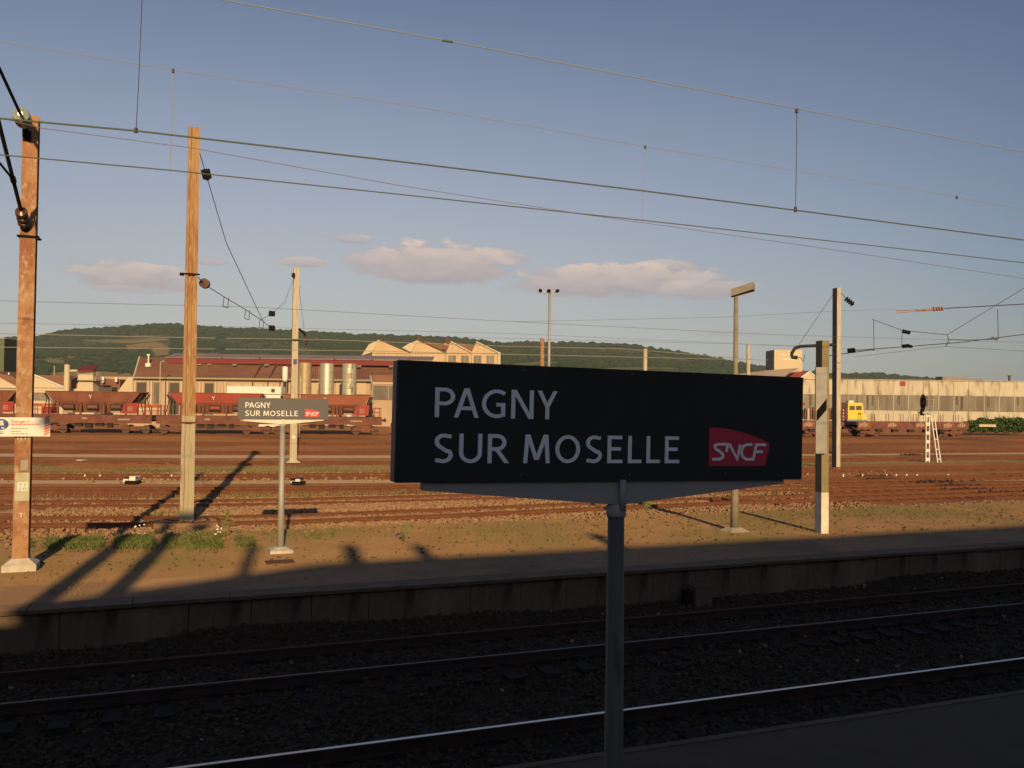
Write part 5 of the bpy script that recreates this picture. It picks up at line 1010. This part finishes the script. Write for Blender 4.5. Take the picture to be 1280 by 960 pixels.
# maintenance vehicle
D = 126; t = fthing('track_maintenance_vehicle', 'yellow rail maintenance vehicle cab with blue skirt parked before the white works', 'rail vehicle', 1050, D)
def cabpt(pts, m, nm, th, fr=0): return fpoly(m, nm, t, pts, D, th, fr)
cab = cabpt([(1060, 503.5), (1078, 503.5), (1079.5, 515), (1083, 523), (1083, 526), (1060, 526)], 'yellow', 'cab', 2.4)
for a, b in ((1062, 1068.8), (1070.3, 1077.3)): fbox('opening', 'cab_window', cab, a, b, 507.3, 512.6, D - .05, .045)
cabpt([(1059, 524), (1084, 524.5), (1085.5, 527), (1084, 531), (1058, 531)], 'bluep', 'skirt', 2.4, .06); fbox('white', 'roof_box', t, 1061, 1067, 500.8, 503.3, D + .4, 1.2); fbox('redplate', 'mark', cab, 1073, 1076.5, 515.8, 518, D - .05, .045)
fbox('concrete', 'deck_load', t, 1004, 1058, 512.5, 524, D + .3, 1.8); fbox('wagf', 'chassis', t, 1003, 1060, 526, 533, D, 2.2)
for px in np.arange(1006, 1059, 3.4): fbox('polegrey' if int(px) % 2 else 'wagf', 'equipment', t, px, px + random.uniform(1, 2.6), random.uniform(509, 514), 525, D, .3)
bm = MB(CF)
for px in (1049, 1053, 1057): a, b = FZ(px, 525, D - .2), FZ(px, 503, D - .2); bm.tube((a[0], D - .2, a[1]), (b[0], D - .2, b[1]), .07, n=5)
for k in range(6): a, b = FZ(1049, 504 + k * 4, D - .2), FZ(1057, 507 + k * 4, D - .2); bm.tube((a[0], D - .2, a[1]), (b[0], D - .2, b[1]), .05, n=5)
bm.build('lattice_mast', M_['wagf'], t)
for px in (1012, 1030, 1065, 1078): a = FZ(px, 540, D); bm = MB(CF); bm.lathe((a[0], D + .2, .45), (0, 1, 0), [(0, .45), (.12, .45)], 16); bm.build('wheel', M_['under'], t)
fbox('redplate', 'body', fthing('red_trolley', 'small red trolley peeking past the right edge of the big sign', 'trolley', 1003, 123), 990, 1006.5, 503, 507, 123, 1)
# ------------------------------------------------------------------ bushes at right
m_leaf = mat('bush_leaf', (.045, .085, .022), .7, (.08, .13, .03), .8, world=True)
def leafball(name, parent, c, rad, n, s, m):
    v = rng.normal(0, 1, (n, 3)); v /= np.linalg.norm(v, axis=1)[:, None]; v *= (rng.random(n) ** .4)[:, None]; lump = 1 + .22 * np.sin(v[:, 0] * 7 + c[0]) * np.cos(v[:, 2] * 6)
    p = np.array(c) + v * np.array(rad) * lump[:, None]; a = rng.normal(0, 1, (n, 3)); a /= np.linalg.norm(a, axis=1)[:, None]; b = rng.normal(0, 1, (n, 3)); b = np.cross(a, b); b /= np.linalg.norm(b, axis=1)[:, None]; ss = s * rng.uniform(.5, 1.3, n)[:, None]
    V = np.stack([p - a * ss, p + b * ss * .6, p + a * ss, p - b * ss * .6], 1); F = np.array([(0, 1, 2, 3)])[None] + (np.arange(n) * 4)[:, None, None]
    org = np.array(ORG[parent.name]) if parent else 0; return nparr_mesh(name, V.reshape(-1, 3) - org, F.reshape(-1, 4), m, None, parent)
for i, (px, rx, h) in enumerate(((1216, 1.2, 1.6), (1229, 1.5, 2.0), (1245, 1.4, 1.9), (1258, 1.5, 2.1), (1272, 1.6, 2.1), (1290, 1.7, 2.1))):
    p = W(px, 530, 130); b = Vector((p.x, p.y, GZ)); lab = ('lowest rounded green bush nearest the end of the flat wagon', 'green bush second from the flat wagon end', 'dense green bush with a pale slab before it', 'green bush left of the last pair at the edge', 'tall green bush at the right edge of the yard', 'green bush cut by the right edge')[i]
    t = thing('bush', lab, 'bush', b, 'bushes before the white works'); mb = MB(); [mb.tube(b, b + Vector((random.uniform(-.5, .5), random.uniform(-.3, .3), h * .6)), .05, .02, n=5) for k in range(4)]; mb.build('stem', M_['rail'], t); leafball('leaves', t, (b.x, b.y, h * .52 + .35), (rx * 1.15, 1.0, h * .58), 1500, .16, m_leaf)
fbox('cream', 'slab', fthing('concrete_trough', 'pale yellowish concrete trough lying before the green bushes', 'trough', 1235, 122), 1224, 1245, 530.5, 533.5, 122, .6)
# ------------------------------------------------------------------ hill
rid = [(-700, 425), (-300, 430), (0, 425), (45, 423), (80, 415), (120, 412.5), (150, 410.5), (205, 407), (250, 410.5), (350, 415), (450, 420.5), (560, 424), (625, 431), (700, 430), (785, 433), (850, 443), (920, 455), (960, 462), (1000, 466), (1060, 471), (1095, 469), (1120, 472), (1135, 473), (1200, 480), (1350, 487), (1700, 496), (2300, 505)]
rx_ = np.array([r[0] for r in rid], float); ry_ = np.array([r[1] for r in rid], float)
def ridge_z(px, d): return W(px, float(np.interp(px, rx_, ry_)), d).z
DF, DR = 700.0, 2300.0
cols = np.arange(-260, 1560, 6.0); rows = 60
rzs = np.array([ridge_z(c, DR) for c in cols]); ucol = (cols - 640) / FPX
def hillz(u, v):        # height at (u, v) in the heading frame
    px = u / np.maximum(v, 1) * FPX + 640; zr = np.interp(px, cols, rzs); t = np.clip((v - DF) / (DR - DF), 0, 1.6)
    s = np.where(t < 1, t ** 1.25 * (1 - .12 * np.sin(t * math.pi)), 1 - (t - 1) * .4)
    n = (np.sin(u * .006 + 1.2) * np.sin(v * .005) + .6 * np.sin(u * .013 + v * .009) + .35 * np.sin(u * .031 - v * .022)) * 9 * np.sin(np.clip(t, 0, 1) * math.pi)
    return GZ - 1.5 + zr * s + n
vr = np.linspace(DF, DR * 1.35, rows); VV, UU = np.meshgrid(vr, ucol, indexing='ij'); U = UU * VV; Zh = hillz(U, VV)
V = np.stack([U * RH.x + VV * FH.x, U * RH.y + VV * FH.y, Zh], -1).reshape(-1, 3); nc = len(cols); a = (np.arange(rows - 1)[:, None] * nc + np.arange(nc - 1)[None]).ravel()
m_hill = mat('hill_ground', (0.01795, 0.02772, 0.00887), .95, (0.02992, 0.04066, 0.01267), .006, world=True)
nparr_mesh('hill', V, np.stack([a, a + 1, a + nc + 1, a + nc], -1), m_hill, 'structure', smooth=True)
# fields: sheets of crop lying on the slope
def hit_hill(px, py):
    r = ray(px, py); lo = None
    for d in np.arange(DF, DR * 1.01, 12):
        p = EYE + r * (d / r.dot(FH)); z = float(hillz(np.array([p.dot(RH)]), np.array([float(d)]))[0])
        if p.z <= z: return p.dot(RH), float(d)
    return None
fields = [((122, 424, 215, 429), (.27, .20, .075)), ((155, 430, 208, 437), (.36, .22, .08)), ((190, 432, 212, 447), (.30, .20, .08)), ((55, 449, 82, 456), (.20, .17, .07)), ((100, 426, 150, 429), (.20, .18, .07)),
          ((225, 441, 278, 447), (.17, .15, .06)), ((84, 446, 96, 449), (.20, .17, .08)), ((640, 453, 700, 458), (.12, .14, .05)), ((740, 460, 850, 464), (.12, .14, .05)), ((60, 466, 170, 474), (.30, .18, .08)), ((372, 436, 395, 447), (.10, .12, .045)), ((150, 419, 210, 421), (.14, .13, .05))]
fieldrects = []
for i, ((x0, y0, x1, y1), c) in enumerate(fields):
    vs = []; nx, ny = 24, 8; ok = True
    for j in range(ny + 1):
        for k in range(nx + 1):
            f = k / nx; jj = j / ny; w = math.sin(f * math.pi) ** .4; ym = (y0 + y1) / 2 + 1.2 * math.sin(f * 5 + i); h = hit_hill(x0 + (x1 - x0) * f, ym + (jj - .5) * (y1 - y0) * w)
            if h is None: ok = False; break
            vs.append(h)
        if not ok: break
    if not ok: print('field miss', i); continue
    A = np.array(vs); Zf = hillz(A[:, 0], A[:, 1]) + 1.2; V = np.stack([A[:, 0] * RH.x + A[:, 1] * FH.x, A[:, 0] * RH.y + A[:, 1] * FH.y, Zf], -1)
    a = (np.arange(ny)[:, None] * (nx + 1) + np.arange(nx)[None]).ravel(); nparr_mesh('field', V, np.stack([a, a + nx + 1, a + nx + 2, a + 1], -1), mat('field_%d' % i, tuple(q * k_ for q, k_ in zip(c, (.42, .50, .5))), .95, tuple(q * .32 for q in c), .012, world=True), 'structure'); fieldrects.append((x0 - 1, y0 - .3, x1 + 1, y1 + .7))
# woods on the hill: many low crowns
ICO_V = []; ph = (1 + 5 ** .5) / 2
ICO_V = np.array([(-1, ph, 0), (1, ph, 0), (-1, -ph, 0), (1, -ph, 0), (0, -1, ph), (0, 1, ph), (0, -1, -ph), (0, 1, -ph), (ph, 0, -1), (ph, 0, 1), (-ph, 0, -1), (-ph, 0, 1)]) / 1.9
ICO_F = np.array([(0, 11, 5), (0, 5, 1), (0, 1, 7), (0, 7, 10), (0, 10, 11), (1, 5, 9), (5, 11, 4), (11, 10, 2), (10, 7, 6), (7, 1, 8), (3, 9, 4), (3, 4, 2), (3, 2, 6), (3, 6, 8), (3, 8, 9), (4, 9, 5), (2, 4, 11), (6, 2, 10), (8, 6, 7), (9, 8, 1)])
def woods(n, vlo, vhi, r, m, dens):
    px = rng.uniform(-60, 1340, n); v = rng.uniform(vlo, vhi, n); u = (px - 640) / FPX * v; z = hillz(u, v)
    py = 503 + (px - 640) * .0122 - (z - EYE.z) / v * FPX; keep = np.sin(u * .011 + 2 * np.sin(v * .006)) + np.sin(v * .013 + u * .004) + rng.normal(0, .5, n) > dens
    for x0, y0, x1, y1 in fieldrects: keep &= ~((px > x0) & (px < x1) & (py > y0) & (py < y1 + 2.6))
    keep &= (py < 500); u, v, z = u[keep], v[keep], z[keep]; n = len(u); rr = r * rng.uniform(.35, 1.4, n)
    B = ICO_V[None] * rng.uniform(.55, 1.4, (n, 12, 3)) * np.stack([rr, rr, rr * rng.uniform(.4, .7, n)], -1)[:, None]; c = np.stack([u * RH.x + v * FH.x, u * RH.y + v * FH.y, z + rr * .35], -1)
    V = B + c[:, None]; F = ICO_F[None] + (np.arange(n) * 12)[:, None, None]; return nparr_mesh('woods', V.reshape(-1, 3), F.reshape(-1, 3), m, 'stuff', smooth=True)
m_w1 = mat('wood_dark', (0.008475, 0.02279, 0.005196), .95, (0.01412, 0.03306, 0.00803), .012, world=True, det=3); m_w2 = mat('wood_light', (0.01323, 0.02978, 0.006305), .95, (0.02079, 0.04203, 0.01014), .02, world=True, det=3)
woods(26000, 1250, 2310, 6.2, m_w1, -1.2); woods(15000, 900, 2200, 6, m_w2, -.1); woods(8000, 720, 1400, 4.5, m_w1, .2); woods(2600, 2280, 2330, 9, m_w1, -2.0)
# ------------------------------------------------------------------ train and added shade casters behind the viewpoint
def back(p, Yt): t = (p.y - Yt) / math.cos(SUN_HEAD); return Vector((p.x - t * math.sin(SUN_HEAD), Yt, p.z + t * math.tan(SUN_EL)))
t = thing('passenger_train', 'long pale grey passenger train behind the viewpoint, two carriages raised to cast shade', 'train', (20, -1.8, PZ))
M_['trainw'] = mat('train_grey', (.62, .60, .56), .4); M_['tglass'] = mat('train_window', (.04, .05, .06), .1)
for k in range(6):
    x0 = -1.6 + 26 * (k - 2); zr_ = 5.35 if k < 2 else 3.95; zs = zr_ - .85; mb = MB(); mb.prism([(x0, -.30, PZ + .25), (x0, -.30, zs), (x0, -.8, zr_), (x0, -2.8, zr_), (x0, -3.3, zs), (x0, -3.3, PZ + .25)], (25.4, 0, 0)); c = mb.build('carriage', M_['trainw'], t)  # left carriages made taller so their shade covers the platform wall
    for j in range(10):
        for z0 in ((1.3, 3.0) if k < 2 else (1.9,)): mb = MB(); mb.box((x0 + 1.2 + j * 2.4, -.302, z0), (x0 + 2.9 + j * 2.4, -.28, z0 + .75)); mb.build('window', M_['tglass'], c)
    for xx in (3, 5.4, 20, 22.4): mb = MB(); mb.lathe((x0 + xx, -.4, PZ + .3), (0, -1, 0), [(0, .28), (.12, .28)], 14); mb.build('wheel', M_['under'], c)
cL = back(P(60, 756, PZ), -12.0); rL = back(P(400, 704, PZ), -17.0)
t = thing('shade_building', 'long cream station building with hipped roof, added unseen behind the viewpoint for its shade', 'station building', (cL.x + 40, -17, PZ))  # unseen building, added and shaped for the shade edge on the platform
x0, x1 = cL.x - .5, cL.x + 150; y0, y1, yr = -12.0, -22.0, -17.0; ze = cL.z; zr = rL.z; xr0 = max(rL.x, x0 + .5); xr1 = x1 - 5
mb = MB(); mb.box((x0 + .5, y1 + .5, PZ), (x1 - .5, y0 - .5, ze - .05)); mb.build('wall', M_['cream'], t)
mb = MB(); mb.add([(x0, y0, ze), (x1, y0, ze), (x1, y1, ze), (x0, y1, ze), (xr0, yr, zr), (xr1, yr, zr)], [(0, 1, 5, 4), (1, 2, 5), (2, 3, 4, 5), (3, 0, 4), (3, 2, 1, 0)]); rf = mb.build('roof', M_['roofgrey'], t)
for px, w in ((317, .22), (437, .34), (522, .30), (740, .3)):  # stubs placed and sized to bump the shade edge
    c = back(P(px, 682 if px < 600 else 668, PZ), yr); mb = MB(); mb.box((c.x - w / 2, yr - .15, zr - .6), (c.x + w / 2, yr + .15, c.z)); mb.build('chimney', M_['roofbrown'], rf)
for i in range(24):
    for z0 in (1.4, 5.2): x = x0 + 3 + i * 6; mb = MB(); mb.box((x, y0 - .52, z0), (x + 1.4, y0 - .44, z0 + 2.2)); f = mb.build('window', M_['tglass'], t); mb = MB(); mb.box((x - .12, y0 - .46, z0 - .15), (x + 1.52, y0 - .40, z0 - .02)); mb.build('sill', M_['concrete'], f)
for (gx_, gy_), (tx, ty), yb_, lab, cw in (((103, 714), (176, 653), -7.0, 'unseen mast with crossbar added to cast a slanting shadow, far one', 1.7), ((175, 710), (209, 660), -7.0, 'unseen mast added to cast a slanting shadow, near one', .5)):  # unseen masts, added and thickened for the slanting shadows on the platform
    c = back(P(gx_, gy_, PZ), yb_); c.z = back(P(tx, ty, GZ), yb_).z; b = Vector((c.x, yb_, PZ)); m_ = thing('shadow_mast', lab, 'mast', b, 'masts added for their shadows'); mb = MB(); mb.hexa([(c.x - .24, yb_ - .24, PZ), (c.x + .24, yb_ - .24, PZ), (c.x + .24, yb_ + .24, PZ), (c.x - .24, yb_ + .24, PZ)], [(c.x - .15, yb_ - .15, c.z), (c.x + .15, yb_ - .15, c.z), (c.x + .15, yb_ + .15, c.z), (c.x - .15, yb_ + .15, c.z)]); mb.build('shaft', M_['concrete'], m_)
    mb = MB(); mb.box((c.x - cw / 2, yb_ - .1, c.z - .25), (c.x + cw / 2, yb_ + .1, c.z + .05)); mb.build('crossbar', M_['concrete'], m_)

# ------------------------------------------------------------------ haze
mb = MB(); mb.box((-3600, -2750, -2.0), (3600, 3900, 330)); hzm = bpy.data.materials.new('haze'); hzm.use_nodes = True; ht = hzm.node_tree; ht.nodes.clear()
ho = ht.nodes.new('ShaderNodeOutputMaterial'); hv = ht.nodes.new('ShaderNodeVolumePrincipled'); hv.inputs['Density'].default_value = .00008; hv.inputs['Color'].default_value = (.93, .95, 1, 1); hv.inputs['Anisotropy'].default_value = 0.0
ht.links.new(hv.outputs[0], ho.inputs['Volume']); hb = mb.build('haze', hzm, kind='stuff')
